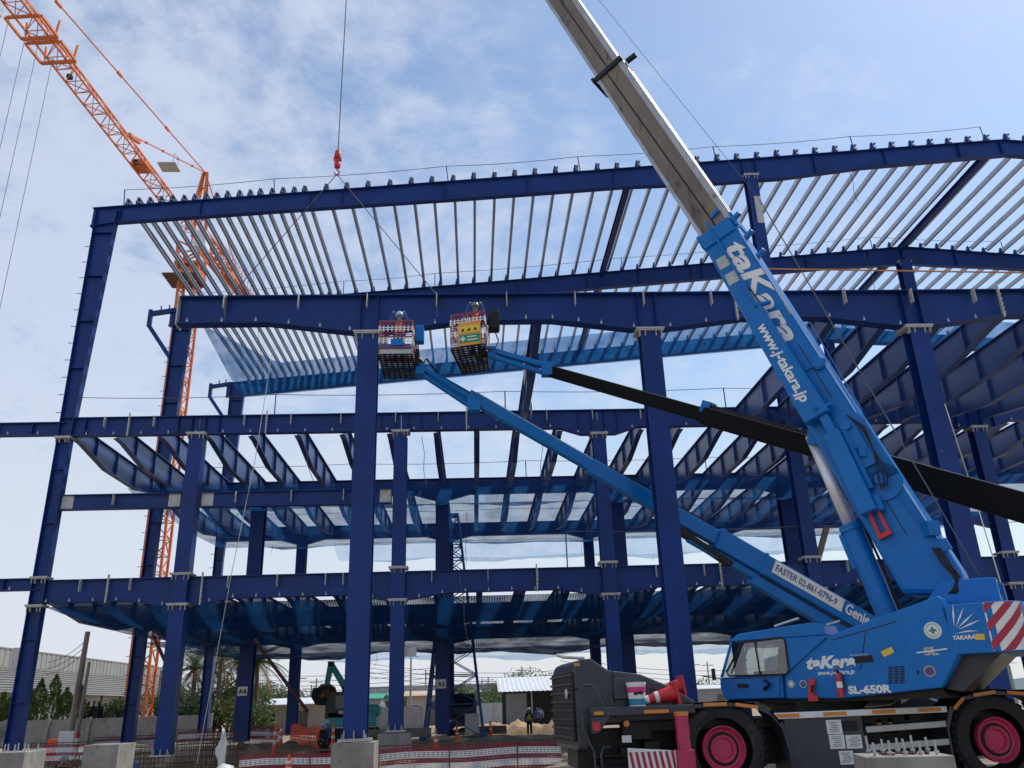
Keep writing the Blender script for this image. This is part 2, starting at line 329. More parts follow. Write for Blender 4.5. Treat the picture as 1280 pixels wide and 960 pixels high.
def xbeam(y, x0, x1, prof, label, group, fins=(), splices=(), hooks=(), fw=.34, stiff=(), name='floor_girder', cat='steel beam', endplate=None, finlen=.5):
    """I-beam along X; prof(x) -> ztop, zbot; fittings on the near side"""
    nst = max(2, int((x1-x0)/.75)); brk = sorted(set([x0, x1]+[x for x in prof.brk if x0 < x < x1]))
    st = [((x-x0)/(x1-x0),)+prof(x) for x in brk]
    r = thing(name, ((x0+x1)/2, y, prof((x0+x1)/2)[1]), label, cat, group)
    ibeam(MB(), (x0, y), (x1, y), st, fw, .04, .025, [(x-x0)/(x1-x0) for x in stiff if x0 < x < x1]).build('beam_body', NAVY, r)
    for x in fins:
        if x0 < x < x1:
            zt, zb = prof(x); MB().box((x, y-fw/2-.03, zt-finlen/2-.02), (.024, .22, finlen)).build('fin_plate', TAB, r)
    for x in splices:
        if x0 <= x <= x1:
            zt, zb = prof(x); m = MB().box((x, y-fw/2-.012, (zt+zb)/2+.05), (.05, .10, zt-zb+.22))
            for k in range(6): m.tube((x+.03, y-fw/2-.04, zb+.1+k*(zt-zb-.15)/5), (x+.07, y-fw/2-.04, zb+.1+k*(zt-zb-.15)/5), .022, n=6)
            m.build('splice_plate', TAB, r)
    for x in hooks:
        if x0 < x < x1:
            zt, zb = prof(x); MB().box((x, y-fw/2-.02, zb+.07), (.06, .03, .08)).tube((x, y-fw/2-.03, zb+.1), (x, y-fw/2-.03, zb+.17), .014, n=6).build('net_hook', GALV, r)
    if endplate is not None:
        zt, zb = prof(endplate); MB().box((endplate, y, (zt+zb)/2), (.04, fw+.06, zt-zb+.12)).build('end_plate', TAB, r)
    return r
class Prof:
    def __init__(s, top, base, cols, hz, flat=.75, ramp=2.6): s.top, s.base, s.cols, s.hz, s.flat, s.ramp = top, base, cols, hz, flat, ramp; s.brk = sorted([c+sg*d for c in cols for d in (flat, ramp) for sg in (-1, 1)])
    def __call__(s, x):
        zb = s.base
        for c in s.cols:
            dd = abs(x-c)
            if dd < s.ramp: zb = min(zb, s.hz if dd <= s.flat else s.hz+(s.base-s.hz)*(dd-s.flat)/(s.ramp-s.flat))
        return s.top, zb
def fx(us, v, Y): return [at(u, v, Y).x for u in us]
# --- columns
def cap(mb, x, y, z, w=.8, d=.62):
    mb.box((x, y, z-.03), (w, d, .05)).box((x, y, z-.082), (w-.04, d-.04, .046))
    for k in (-2, -1, 1, 2): mb.box((x+k*w*.19, y-d/2+.1, z-.2), (.02, .14, .19))
    return mb
def column(x, y, z0, z1, label, group, w=.58, d=.56, caps=(), kind='h', base=True, name='steel_column', top=None, capw=.82):
    r = thing(name, (x, y, z0), label, 'steel column', group)
    m = MB()
    if kind == 'h':
        m.box((x, y-d/2, (z0+z1)/2), (w, .035, z1-z0)).box((x, y+d/2, (z0+z1)/2), (w, .035, z1-z0)).box((x, y, (z0+z1)/2), (.03, d-.04, z1-z0))
    elif kind == 'box':
        m.box((x, y, (z0+z1)/2), (w, d, z1-z0))
    else:                      # tapered gable column, web facing the camera: w at the foot, top at the head
        zk = kind
        secs = [(z0, x-w/2, x+w/2), (zk, x-w/2, x+w/2), (z1, x-w/2-.02, x-w/2-.02+top)]
        loft(m, [[V((a, y-.2, z)), V((a, y+.2, z)), V((a+.03, y+.2, z)), V((a+.03, y-.2, z))] for z, a, b in secs])
        loft(m, [[V((b, y-.2, z)), V((b, y+.2, z)), V((b-.03, y+.2, z)), V((b-.03, y-.2, z))] for z, a, b in secs])
        loft(m, [[V((a+.03, y-.012, z)), V((b-.03, y-.012, z)), V((b-.03, y+.012, z)), V((a+.03, y+.012, z))] for z, a, b in secs])
        z = z0+2.2
        while z < z1-.4:
            k = max(0, (z-zk)/(z1-zk)); b = x+w/2+k*(top-w-.02); m.box(((x-w/2+b)/2, y-.1, z), (b-(x-w/2)-.07, .17, .02)); z += 2.4
    m.build('shaft', NAVY, r)
    for c in caps: cap(MB(), x, y, c, capw, d+.22).build('cap_plate', TAB, r)
    if base:
        m = MB().box((x, y, z0+.03), (w+.22, d+.22, .06))
        for a in (-1, 0, 1): m.box((x+a*w*.42, y-d/2-.06, z0+.16), (.025, .12, .2)); m.tube((x+a*w*.5, y-d/2-.09, z0+.05), (x+a*w*.5, y-d/2-.09, z0+.17), .018, n=6)
        m.build('base_plate', GALV, r)
    return r
GC = 'steel columns of the building frame'
def irons(r, pts):
    for p in pts: MB().tube(p, p+V((-.3, 0, 0)), .018, n=5).build('step_iron', NAVY, r)
# nearest frame
lab = ['tall navy column on a pale concrete pedestal, left lift basket at its head', 'tall navy column rising behind the grey hood of the mobile crane', 'tall navy column at the right, just right of the mobile crane boom', 'nearest-frame navy column beyond the tail of the mobile crane']
for i, x in enumerate(XPc): column(x, YP, 1.02, 13.06, lab[i], GC, .63, .5, caps=(13.1,), capw=.92)
# front gable frame
r = column(-18.15, Y0, .3, 25.4, 'leftmost navy column, widening upward to the left eave of the front roof beam', GC, .58, .4, caps=(13.6, 7.45, 6.3), kind=13.6, top=1.05, base=False, capw=.72)
irons(r, [V((-18.47, Y0, 14.8+.86*i)) for i in range(11)])
MB().box((-18.55, Y0-.1, 4.1), (.25, .3, 1.0)).build('junction_box', TAB, r)
r = column(X0[1], Y0, .35, 13.6, 'stout navy box column second from left, on a white base plate in the dug footing', GC, .62, .60, caps=(13.65, 7.45, 6.2), kind='box', capw=.88)
lab = ['', '', 'slim navy column just right of the left pedestal column, on a low concrete plinth', 'slim navy column between the crane hood and the blue lift boom', 'navy column behind the crane boom, rising on to the front roof beam', 'navy column at the far right behind the dark lift boom', 'navy front-gable column beyond the right edge']
for i in range(2, 7):
    r = column(X0[i], Y0, .95, 13.4 if i != 4 else 27.4, lab[i], GC, .58, .5, caps=(13.35, 7.5, 6.15) if i > 2 else (13.62, 7.5, 6.15))
    if i == 4: cap(MB(), X0[4], Y0, 27.42, .8).build('cap_plate', TAB, r); MB().box((X0[4]+.1, Y0-.29, 25.2), (.34, .02, 1.6)).build('splice_plate', TAB, r)
    if i == 2: MB().box((X0[2]+.55, Y0-.1, 4.0), (.5, .12, .35)).build('bracket_plate', TAB, r)
# second and rear gable frames
def eave_bracket(r, x, y, z):
    MB().box((x-1.5, y, z-.45), (.22, .25, 1.15)).bar((x-1.4, y, z-.12), (x+.05, y, z+.1), .25, .26).bar((x-1.5, y, z-.95), (x, y, z-3.1), .22, .24).box((x-.9, y, z+.2), (.05, .1, .4)).box((x-.4, y, z+.27), (.05, .1, .4)).build('eave_bracket', NAVY, r)
for y, fr, dz in ((Y1, '1', 0), (Y2, '2', 0)):
    for i, x in enumerate(X1[:6]):
        tall = i in (0, 5)
        if i == 0:
            r = column(-18.0, y, .3, 25.4, f'navy eave column with a head bracket, left end of the {FRN[fr]}', GC, .62, .4, kind=12.0, top=1.08, base=False); eave_bracket(r, -18.35, y, 25.4)
            irons(r, [V((-18.36, y, 3+.95*j)) for j in range(22)])
        else:
            where = ['', 'right of the mast', 'in mid picture', 'seen behind the crane hood', 'seen behind the blue lift boom', 'under the roof ridge'][i]
            extra = {1: ' with a white A4 sign', 2: ' with a white A5 sign'}.get(i, '') if fr == '1' else ''
            r = column(x, y, .5, 13.5 if not tall else 28.6, f'navy column of the {FRN[fr]}, {where}'+extra, GC, .74 if fr == '1' else .68, .6, base=False)
            if tall: cap(MB(), x, y, 28.55, .9).build('cap_plate', TAB, r)
            if extra:
                zc_ = 2.95 if i == 1 else 3.0
                sg = MB().box((x-.05, y-.34, zc_), (.52, .02, .46)).build('number_sign', WHITE, r)
                letters('A4' if i == 1 else 'A5', .34, (x-.24, y-.352, zc_-.13), (1, 0, 0), (0, 0, 1), BLKMET, sg, bold=.008)
# --- floor beams
GB3, GB2 = 'upper floor beams', 'lower floor beams'
pP = Prof(14.45, 13.47, XPc, 13.12, .55, 3.2)
lab = ['navy haunched girder in slings above the two lift baskets, its left end free', 'navy haunched girder behind the mobile crane boom', 'navy haunched girder at the right edge over the rightmost tall column']
xs_ = [-9.35, at(920, 395, YP).x, at(1243, 365, YP).x, 25.2]
for i in range(3):
    xbeam(YP, xs_[i]+.003*(i > 0), xs_[i+1]-.003, pP, lab[i], 'girders of the nearest frame', fins=fx((283, 375, 460, 546, 633, 718, 803, 887, 955, 1053, 1136, 1214, 1290, 1370), 380, YP), splices=[xs_[i+1]-.03] if i < 2 else (),
          hooks=fx((237, 280, 322, 363, 402, 439, 500, 544, 580, 620, 657, 690, 722, 750, 790, 835, 880, 920, 980, 1034, 1076, 1120, 1180, 1215), 400, YP), stiff=[c+s_ for c in XPc for s_ in (-.28, .28)], name='haunched_girder', cat='girder', endplate=-9.35 if i == 0 else None, fw=.4)
p3 = Prof(Z3, 13.63, X0[3:], 13.3, .8, 1.8); p2 = Prof(Z2, 6.36, X0[1:], 6.12, .6, 2.2)
fin3 = fx((134, 195, 307, 365, 427, 495, 548, 620, 683, 740, 800, 870, 930, 1040, 1100, 1180, 1240), 525, Y0); sp3 = fx((163, 334, 583, 888), 530, Y0); hk3 = fx(range(110, 1280, 34), 543, Y0)
fin2 = fx((104, 166, 287, 348, 408, 430, 540, 610, 672, 820, 880, 940, 1060, 1120, 1180), 725, Y0); sp2 = fx((137, 254, 671, 901), 730, Y0); hk2 = fx(range(60, 1280, 29), 752, Y0)
cn = ['leftmost and stout box columns', 'the stout box column and the next slim column', 'the two slim middle columns', 'the crane-hood column and the boom column', 'the boom column and the far right column', 'the far right column and the picture edge']
for i in range(6):
    a, b = X0[i]+.005, X0[i+1]-.005
    xbeam(Y0, a, b, p3, 'upper front floor beam between '+cn[i], GB3, fin3, sp3, hk3, stiff=[X0[i]+.3, X0[i]+.9, X0[i+1]-.9, X0[i+1]-.3])
    xbeam(Y0, a, b, p2, 'lower front floor beam between '+cn[i], GB2, fin2, sp2, hk2, stiff=[X0[i]+.3, X0[i+1]-.3])
class Flat:
    brk = ()
    def __init__(s, a, b): s.a, s.b = a, b
    def __call__(s, x): return s.a, s.b
xbeam(Y0, -21.12, -18.21, Flat(14.3, 13.7), 'short navy stub beam at upper floor height, ending left of the leftmost column', GB3, hooks=(-20.6, -19.3), stiff=(-19.6,), endplate=-21.12)
xbeam(Y0, -23.5, -18.21, Flat(7.4, 6.9), 'navy stub beam at lower floor height, running out of the left edge', GB2, hooks=(-20.6, -19.3), stiff=(-19.6,))
for a, b, l in ((-17.86, -12.73, 'navy mid-height beam with bolted plates between the leftmost column and the box column'), (-11.87, -3.55, 'navy mid-height beam running right from the stout box column')):
    r = xbeam(Y0, a, b, Flat(10.95, 10.28), l, 'mid-height beams', fins=fx((144, 296, 365, 430), 625, Y0), fw=.3)
    for x in (a+.28, b-.28): MB().box((x, Y0-.03, 10.61), (.5, .03, .6)).build('splice_plate', TAB, r)
for y, fr in ((Y1, '1'), (Y2, '2')):
    q3 = Prof(14.33, 13.38, X1[1:], 13.05, .4, 1.6); q2 = Prof(7.2, 6.2, X1[1:], 5.95, .4, 1.6)
    for i in range(6):
        for q, g_, nm in ((q3, GB3, 'upper'), (q2, GB2, 'lower')):
            xbeam(y, X1[i]+.005, X1[i+1]-.005, q, f'navy {nm} floor beam of the {FRN[fr]}, {ORD[i]} bay from the left eave', g_, stiff=[X1[i]+.3, X1[i+1]-.3])
# --- secondary floor beams running front to back: one is built, the rest are copies
def secondary(y0, y1, ztop, label, group):
    L = y1-y0; r = thing('floor_joist', (0, y0, 13), label, 'steel joist', group)
    st = [(0, ztop, ztop-.72), (.06, ztop, ztop-.74), (.32, ztop, ztop-1.2), (.68, ztop, ztop-1.2), (.94, ztop, ztop-.74), (1, ztop, ztop-.72)]
    ibeam(MB(), (0, y0), (0, y1), st, .26, .03, .02, (.2, .42, .64, .86)).build('beam_body', JOISTM, r); return r
xsec = [-17.85, -16, -14.02, -11.95, -10.0, -7.93, -5.89, -3.74, -1.61, .26, 2.13, 4.1, 6.1, 7.9, 9.75, 11.75, 13.75, 15.7, 17.65, 19.6, 21.55, 23.5, 25.45, 27.4, 29.35, 31.3]
bays = [(Y0+.19, Y1-.19, 14.28, 'first bay', 'upper', xsec), (Y1+.19, Y2-.19, 14.28, 'rear bay', 'upper', xsec),
        (Y0+.19, Y1-.19, 7.1, 'first bay', 'lower', xsec), (Y1+.19, Y2-.19, 7.1, 'rear bay', 'lower', xsec),
        (YP+.22, Y0-.19, 14.3, 'nearest bay behind the crane boom', 'upper', [12.3+1.95*k for k in range(7)])]
for y0, y1, zt, where, fl, xl in bays:
    first = None
    for k, x in enumerate(xl):
        lb = f'{ordn(k)} navy {fl} floor joist from the left, {where}'; gp = f'{fl} floor joists'
        if first is None: first = secondary(y0, y1, zt, lb, gp); first.location.x = x; base_ = first
        else: copy_tree(first, (x, first.location.y, first.location.z), lb)
r = secondary(YP+.22, Y0-.19, 14.3, 'single dark navy joist with a bolted grey plate behind the right lift basket', 'upper floor joists'); r.location.x = 2.27
FR[r.name] = Matrix.Translation(r.location)
MB().box((2.27-.25, 28.8, 13.5), (.03, 1.0, .95)).box((2.27+.25, 33, 13.3), (.03, .8, .5)).build('splice_plate', TAB, r)
# --- roof beams
SL = (29.69-25.55)/(29.1+18.6)
def ztop(x): return 25.55+(x+18.6)*SL if x <= 29.1 else 29.69-(x-29.1)*SL
class Raft:
    def __init__(s, f, brk): s.f = f; s.brk = brk
    def __call__(s, x): return ztop(x), ztop(x)-s.f(x)
def lin(tab):
    def f(x):
        for (a, p), (b, q) in zip(tab, tab[1:]):
            if a <= x <= b: return p+(q-p)*(x-a)/(b-a)
        return tab[-1][1] if x > tab[-1][0] else tab[0][1]
    return f
tabs = {'0': [(-18.65, 1.05), (-17.4, .95), (-10, 1.0), (0, 1.12), (8, 1.15), (13, 1.36), (16.5, 1.38), (21, 1.1), (29.1, 1.0), (44, 1.1)], '1': [(-18.65, 1.15), (24, 1.15), (27.5, 1.3), (31, 1.3), (35, 1.15), (44, 1.15)]}
tabs['2'] = tabs['1']
for y, fr in ((Y0, '0'), (Y1, '1'), (Y2, '2')):
    rf = Raft(lin(tabs[fr]), [a for a, b in tabs[fr]])
    for a, b, sd_ in ((-18.65, 29.097, 'left'), (29.103, 43, 'right')):
        xbeam(y, a, b, rf, f'long navy roof beam of the {FRN[fr]}, rising from eave to ridge' if sd_ == 'left' else f'navy roof beam of the {FRN[fr]} just past the ridge at the right edge', 'roof beams', stiff=[-17.3, -13.4, -8, -6.4, -1.2, 3.1, 7.6, 11, 14.5, 15.2, 18.4, 22.3, 26.5, 28.9, 32.5], name='roof_rafter', fw=.32,
              splices=(), fins=())
# --- purlins: galvanised C sections on the roof beams
def purlin(y0, y1, label, group, clips):
    r = thing('roof_purlin', (0, y0, 0), label, 'roof purlin', group)
    m = MB(); h, w, t = .28, .13, .012
    for (x, z, sx, sz) in ((0, .03+h/2, t, h), (w/2, .03+h-.006, w, t), (w/2, .03+.006, w, t), (w, .03+h-.03, t, .055), (w, .03+.03, t, .055)): m.box((x, (y0+y1)/2, z), (sx, y1-y0, sz))
    m.build('channel', PURL, r)
    for y in clips: MB().prism([(-.10, 0), (.06, 0), (.06, .34), (.02, .42), (-.03, .42), (-.05, .30), (-.10, .12)], lambda a, b, t: V((a-.03, y-.1+t*.16, b+.005))).build('purlin_clip', NAVY, r)
    return r
pxs = [-17.0+.543*i for i in range(17)]
while pxs[-1] < 40: pxs.append(pxs[-1]+1.075)
struts = (8.2, 28.3)
for y0, y1, where, clips in ((Y0-.22, Y1-.25, 'between the front and second roof beams', (Y0,)), (Y1-.2, Y2+.15, 'between the second and rear roof beams', (Y1, Y2))):
    first = None
    for k, x in enumerate(pxs):
        lb = f'grey roof purlin {where}, {ordn(k)} from the left eave'
        if first is None: first = purlin(y0, y1, lb, 'roof purlins', clips); first.location = (x, y0, ztop(x))
        else: copy_tree(first, (x+rnd.uniform(-.035, .035), y0+rnd.uniform(-.05, .05), ztop(x)), lb, rnd.uniform(-.0022, .0022))
    for x in struts:
        z = ztop(x)-.02; r = thing('roof_strut', (x, y0, z-.5), f'blue strut among purlins {where}, '+('mid slope' if x < 15 else 'beside the ridge'), 'roof strut', 'roof struts')
        ibeam(MB(), (x+.35, y0+.2), (x+.35, y1-.1), [(0, z-.05, z-.45), (1, z-.05, z-.45)], .26, .025, .02).build('beam_body', NAVY, r)
# --- safety nets
def net(label, x0, x1, y0, y1, zf, m=NET, nx=60, ny=14, y0f=None, seed=0):
    rows = []
    for j in range(ny+1):
        t = j/ny; row = []
        for i in range(nx+1):
            x = x0+(x1-x0)*i/nx; ya = y0f(x) if y0f else y0; y = ya+(y1-ya)*t
            w = .13*math.sin(x*.9+seed+2*t)*math.sin(math.pi*t)+.05*math.sin(x*3.3+1.7*seed+y)*math.sin(math.pi*t)
            tp_ = min(1, .25+(x-x0)/7); e_ = zf(x, 0)*(1-t)+zf(x, 1)*t; row.append((x, y, e_+(zf(x, t)-e_)*tp_+w*tp_+.0))
        rows.append(row)
    o = MB().grid(rows).build('safety_net', m, smooth=True); tag(o, label, 'safety net', 'blue safety nets')
    for k in range(7):
        q = V(rows[rnd.randint(1, ny)][rnd.randint(1, nx-1)]); l_ = rnd.uniform(.25, .9); MB().path([q, q+V((rnd.uniform(-.05, .05), 0, -l_*.5)), q+V((rnd.uniform(-.1, .1), rnd.uniform(-.1, .1), -l_))], .012, 4).build('tie_cord', ROPE, o)
    return o
bow = lambda t: 4*t*(1-t)
net('blue safety net sagging under the upper floor between front and second gable frames', -17.9, 33, 43.2, Y1-.1, lambda x, t: 12.95-.1*t-.55*bow(t), seed=1)
net('blue safety net sagging under the upper floor between second and rear gable frames', -17.9, 33, Y1+.1, Y2-.1, lambda x, t: 12.9-.75*bow(t)*(1+.25*math.sin(x*.35)), seed=2)
net('pale blue safety net hanging behind the rear frame below its upper floor beam', -10, 33, Y2, Y2+3.2, lambda x, t: 13.1-1.1*bow(t*.8)*(1+.12*math.sin(x*.6)), NETP, seed=3)
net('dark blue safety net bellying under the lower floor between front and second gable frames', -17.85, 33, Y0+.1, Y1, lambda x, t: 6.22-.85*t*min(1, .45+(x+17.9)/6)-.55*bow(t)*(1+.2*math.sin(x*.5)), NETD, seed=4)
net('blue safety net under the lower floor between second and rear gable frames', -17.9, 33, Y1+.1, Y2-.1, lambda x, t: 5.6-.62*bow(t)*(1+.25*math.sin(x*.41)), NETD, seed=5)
net('pale blue safety net hanging behind the rear frame below its lower floor beam', -12, 33, Y2, Y2+3.2, lambda x, t: 5.9-.9*bow(t*.8)*(1+.15*math.sin(x*.5)), NETP, seed=6)
net('blue safety net slung under the roof purlins in front of the rear roof beam', -17.4, 43, 53, Y2-.2, lambda x, t: ztop(x)-.12-1.25*t*t-.3*bow(t), NETR, nx=120, y0f=lambda x: 50+min(7.2, (x+17.4)*2.2), seed=7)

# ------------------------------------------------------------------ mobile crane
MC = thing('mobile_crane', (6.5, 16.5, .2), 'bright blue rough-terrain crane with pink wheels and a long raised telescopic boom', 'mobile crane')
CY = 15.0
# carrier
m = MB().box((6.2, 16.5, 1.0), (8.9, 1.7, .62)).box((6.3, 16.5, 1.36), (6.6, 2.3, .14)).box((6.6, 16.5, 1.52), (1.9, 1.9, .3)); m.build('chassis', BLKMET, MC)
MB().lathe([(.95, 0), (.95, .12), (.85, .14), (.85, .2)], (6.6, 16.5, 1.5), (0, 0, 1), 32).build('slewing_ring', BLKMET, MC)
hs = lambda x, z: (x*1.03, 1.75+(z-1.75)*1.03)
hood = [hs(*p) for p in ((1.40, 1.05), (1.39, 2.30), (1.44, 2.42), (1.56, 2.47), (1.99, 2.48), (2.28, 2.28), (2.83, 2.20), (3.3, 2.0), (3.72, 1.74), (3.95, 1.45), (1.92, 1.40), (1.88, 1.02))]
hd = MB().prism(hood, lambda a, b, t: V((a+(.10+.20*(1-t) if a < 1.75 else 0), 15.42+1.95*t, b))).build('engine_hood', DKGREY, MC, bevel=.05)
m = MB().bar((1.705, 15.47, 1.72), (1.52, 17.28, 1.72), .03, 1.14); m.build('grille_opening', BLACK, hd)
for k in range(8): MB().bar((1.685, 15.46, 1.22+k*.145), (1.495, 17.29, 1.22+k*.145), .05, .035).build('grille_slat', DKGREY, hd)
disc(MB(), (1.635, 15.75, 1.93), (-1, 0, 0), .085, 20, .03).build('badge', CHROME, hd)
MB().box((1.80, 15.41, 2.40), (.10, .03, .05)).build('marker_lamp', REFLOR, hd)
for c_, s_ in (((2.42, 15.418, 1.9), (.012, .012, .8)), ((2.05, 15.418, 1.42), (1.2, .012, .012)), ((3.0, 15.418, 1.9), (.012, .012, .5))): MB().box(c_, s_).build('panel_seam', BLACK, hd)
for hx, hz_ in ((1.75, 2.0), (2.2, 1.65), (3.1, 1.95)): MB().box((hx, 15.405, hz_), (.10, .03, .025)).build('hood_latch', BLKMET, hd)
MB().box((2.55, 15.40, 1.98), (.28, .14, .36)).build('filter_box', DKGREY, hd, bevel=.02)
m = MB().path([(1.50, 15.9, 2.6), (1.62, 15.9, 2.56), (2.0, 15.9, 2.53)], .03, 8); m.build('exhaust_flap', TAB, hd)
# deck behind the wheel
dk = MB().prism([(1.95, 15.0), (3.72, 15.0), (3.72, 15.9), (1.95, 15.9)], lambda a, b, t: V((a, b, 1.55+.14*t))).prism([(1.95, 1.55), (2.28, 1.55), (2.05, 1.28), (1.95, 1.28)], lambda a, b, t: V((a, 15.0+.5*t, b))).build('side_deck', DKGREY, MC, bevel=.015)
for x, w in ((2.07, .16), (3.05, .42)): MB().box((x, 14.995, 1.60), (w, .012, .055)).build('reflector', REFLOR, dk)
MB().box((2.02, 14.995, 1.40), (.12, .02, .14)).build('tail_lamp', RED, dk)
disc(MB(), (2.56, 15.2, 1.42), (0, -1, 0), .05, 16, .03).build('side_lamp', REFLOR, dk)
MB().box((2.55, 15.22, 1.18), (.16, .02, .11)).build('number_plate', WHITE, MC)
m = MB().path([(1.98, 15.0, .25), (1.96, 15.0, 1.0), (1.80, 15.0, 1.35), (1.78, 15.0, 1.98), (1.84, 15.0, 2.05), (1.98, 15.0, 2.05), (2.04, 15.0, 1.98), (2.16, 15.0, 1.7)], .02, 8).path([(2.1, 15.0, .25), (2.07, 15.0, .95), (2.12, 15.0, 1.08), (2.22, 15.0, 1.08)], .018, 8)
m.build('grab_rail', DKGREY, MC)
for x, z, w, h in ((2.6, .85, .3, .4), (3.0, .9, .28, .46), (2.75, 1.3, .5, .3), (2.3, .75, .35, .3)): MB().box((x, 15.45, z), (w, .3, h)).build('frame_box', BLKMET, MC, bevel=.02)
for k in range(4): MB().box((2.28, 15.3, .42+.17*k), (.5, .35, .03)).build('step', BLKMET, MC)
# wheels
def wheel(x, y, z, r, side=-1, w=.52):
    t = MB(); pr = [(r*.66, .02), (r*.80, 0), (r*.93, .03), (r, .10), (r, w-.10), (r*.93, w-.03), (r*.8, w), (r*.6, w)]
    t.lathe(pr, (x, y, z), (0, -side, 0), 56, cap=False)
    for k in range(34):
        a = 2*math.pi*k/34; c, s_ = math.cos(a), math.sin(a)
        for o, sl_ in ((.06, 1), (w-.24, -1)):
            p = V((x+c*r, y+o, z+s_*r)); q = V((x+math.cos(a+.10*sl_)*r, y+o+.18, z+math.sin(a+.10*sl_)*r)); t.bar(p, q, .05, .04, up=(c, 0, s_))
    ty = t.build('wheel', BLACK, MC)
    rim = MB().lathe([(0, .10), (.16, .10), (.17, .06), (.215, .05), (.22, .10), (.30, .08), (.345, .0), (.36, .0), (.36, .12), (.0, .14)], (x, y-.002, z), (0, 1, 0), 40, cap=False).build('rim', PINK, ty)
    MB().lathe([(.222, .0), (.265, .0), (.265, .02), (.222, .02)], (x, y+.078, z), (0, 1, 0), 40, cap=False).build('hub_ring', BLKMET, ty)
    m_ = MB()
    for k in range(12): a = k*math.pi/6; m_.tube((x+math.cos(a)*.19, y+.035, z+math.sin(a)*.19), (x+math.cos(a)*.19, y+.06, z+math.sin(a)*.19), .012, n=6)
    m_.build('wheel_nuts', PINK, rim)
for x, z, r in ((4.15, .98, .73), (8.87, .97, .75)):
    wheel(x, CY+.03, z, r)
    t = MB().lathe([(r*.6, 0), (r*.93, .03), (r, .10), (r, .42), (r*.93, .49), (r*.6, .52)], (x, 17.45, z), (0, 1, 0), 40); t.build('wheel', BLACK, MC)
def arch(pts, y0, y1, t=.05):
    mb = MB()
    for p, q in zip(pts, pts[1:]): mb.add([V((p[0], y0, p[1])), V((q[0], y0, q[1])), V((q[0], y1, q[1])), V((p[0], y1, p[1]))], [(0, 1, 2, 3)])
    n = len(pts); ps = [V((a, y0, b)) for a, b in pts]+[V((a, y0, b-.09)) for a, b in pts]
    mb.add(ps, [(i, i+1, n+i+1, n+i) for i in range(n-1)]); return mb
f1 = [(3.70, 1.72), (4.3, 1.73), (4.75, 1.68), (5.0, 1.56), (5.15, 1.36), (5.22, 1.0), (5.24, .55)]
f2 = [(8.0, .5), (8.02, 1.24), (8.14, 1.52), (8.36, 1.70), (8.9, 1.78), (9.5, 1.73), (9.8, 1.55), (9.9, 1.2)]
for f_, rr in ((f1, [((3.85, 1.735), (4.25, 1.735)), ((4.4, 1.725), (4.78, 1.665))]), (f2, [((8.16, 1.535), (8.36, 1.70)), ((8.55, 1.745), (8.95, 1.785)), ((9.15, 1.77), (9.5, 1.735))])):
    fo = arch(f_, CY-.02, CY+.62).build('mudguard', DKGREY, MC, solid=.03)
    for p, q in rr: MB().bar((p[0], CY-.045, p[1]-.055), (q[0], CY-.045, q[1]-.055), .012, .055, up=(0, 0, 1)).build('reflector', REFLOR, fo)
# side locker with notices, silver rails
lk_ = MB().box((5.9, CY+.42, .97), (1.36, .74, .92)).build('side_locker', DKGREY, MC, bevel=.02)
for x, z, w, h in ((6.07, 1.26, .26, .22), (6.08, 1.03, .26, .22), (6.37, 1.02, .27, .21), (6.20, .78, .24, .21)):
    p_ = MB().box((x, CY+.043, z), (w, .006, h)).build('notice_sheet', WHITE, lk_)
    mm_ = MB()
    for k in range(6): mm_.box((x+rnd.uniform(-.02, .02), CY+.038, z+h*.34-k*h*.13), (w*rnd.uniform(.4, .75), .004, .007))
    mm_.build('print_lines', CLOTHD, p_)
MB().box((6.35, CY+.045, 1.27), (.26, .006, .16)).build('blank_plate', BLKMET, lk_)
for a, b, z0, z1 in ((5.05, 8.06, 1.46, 1.48), (6.6, 8.0, 1.2, 1.25), (6.6, 8.0, .92, .97)):
    rl = MB().bar((a, CY+.02, z0), (b, CY+.02, z1), .05, .10).build('guard_rail', WHITE if z0 > 1.4 else GALV, MC, bevel=.01)
    if z0 > 1.4:
        for x in (5.28, 6.1, 6.95, 7.75): MB().bar((x-.2, CY-.01, 1.462+(x-5.25)*.0066), (x+.2, CY-.01, 1.462+(x-4.85)*.0066), .012, .06).build('reflector', REFLOR, rl)
m = MB().box((7.3, 16.0, 1.0), (1.4, .6, .7)); m.build('hydraulic_tank', BLKMET, MC)
for x, z, mt_ in ((7.0, 1.3, REFLOR), (7.2, 1.32, TAB), (7.5, 1.36, TAB), (7.35, 1.15, BLKMET)): MB().tube((x, CY+.35, z), (x, CY+.6, z), .05, n=10).build('valve', mt_, MC)
MB().add([V((6.7, 15.15, 1.56)), V((7.15, 15.15, 1.58)), V((7.6, 15.5, 1.70)), V((7.0, 15.5, 1.68))], [(0, 1, 2, 3)]).build('tread_plate', GALV, MC, solid=.015)
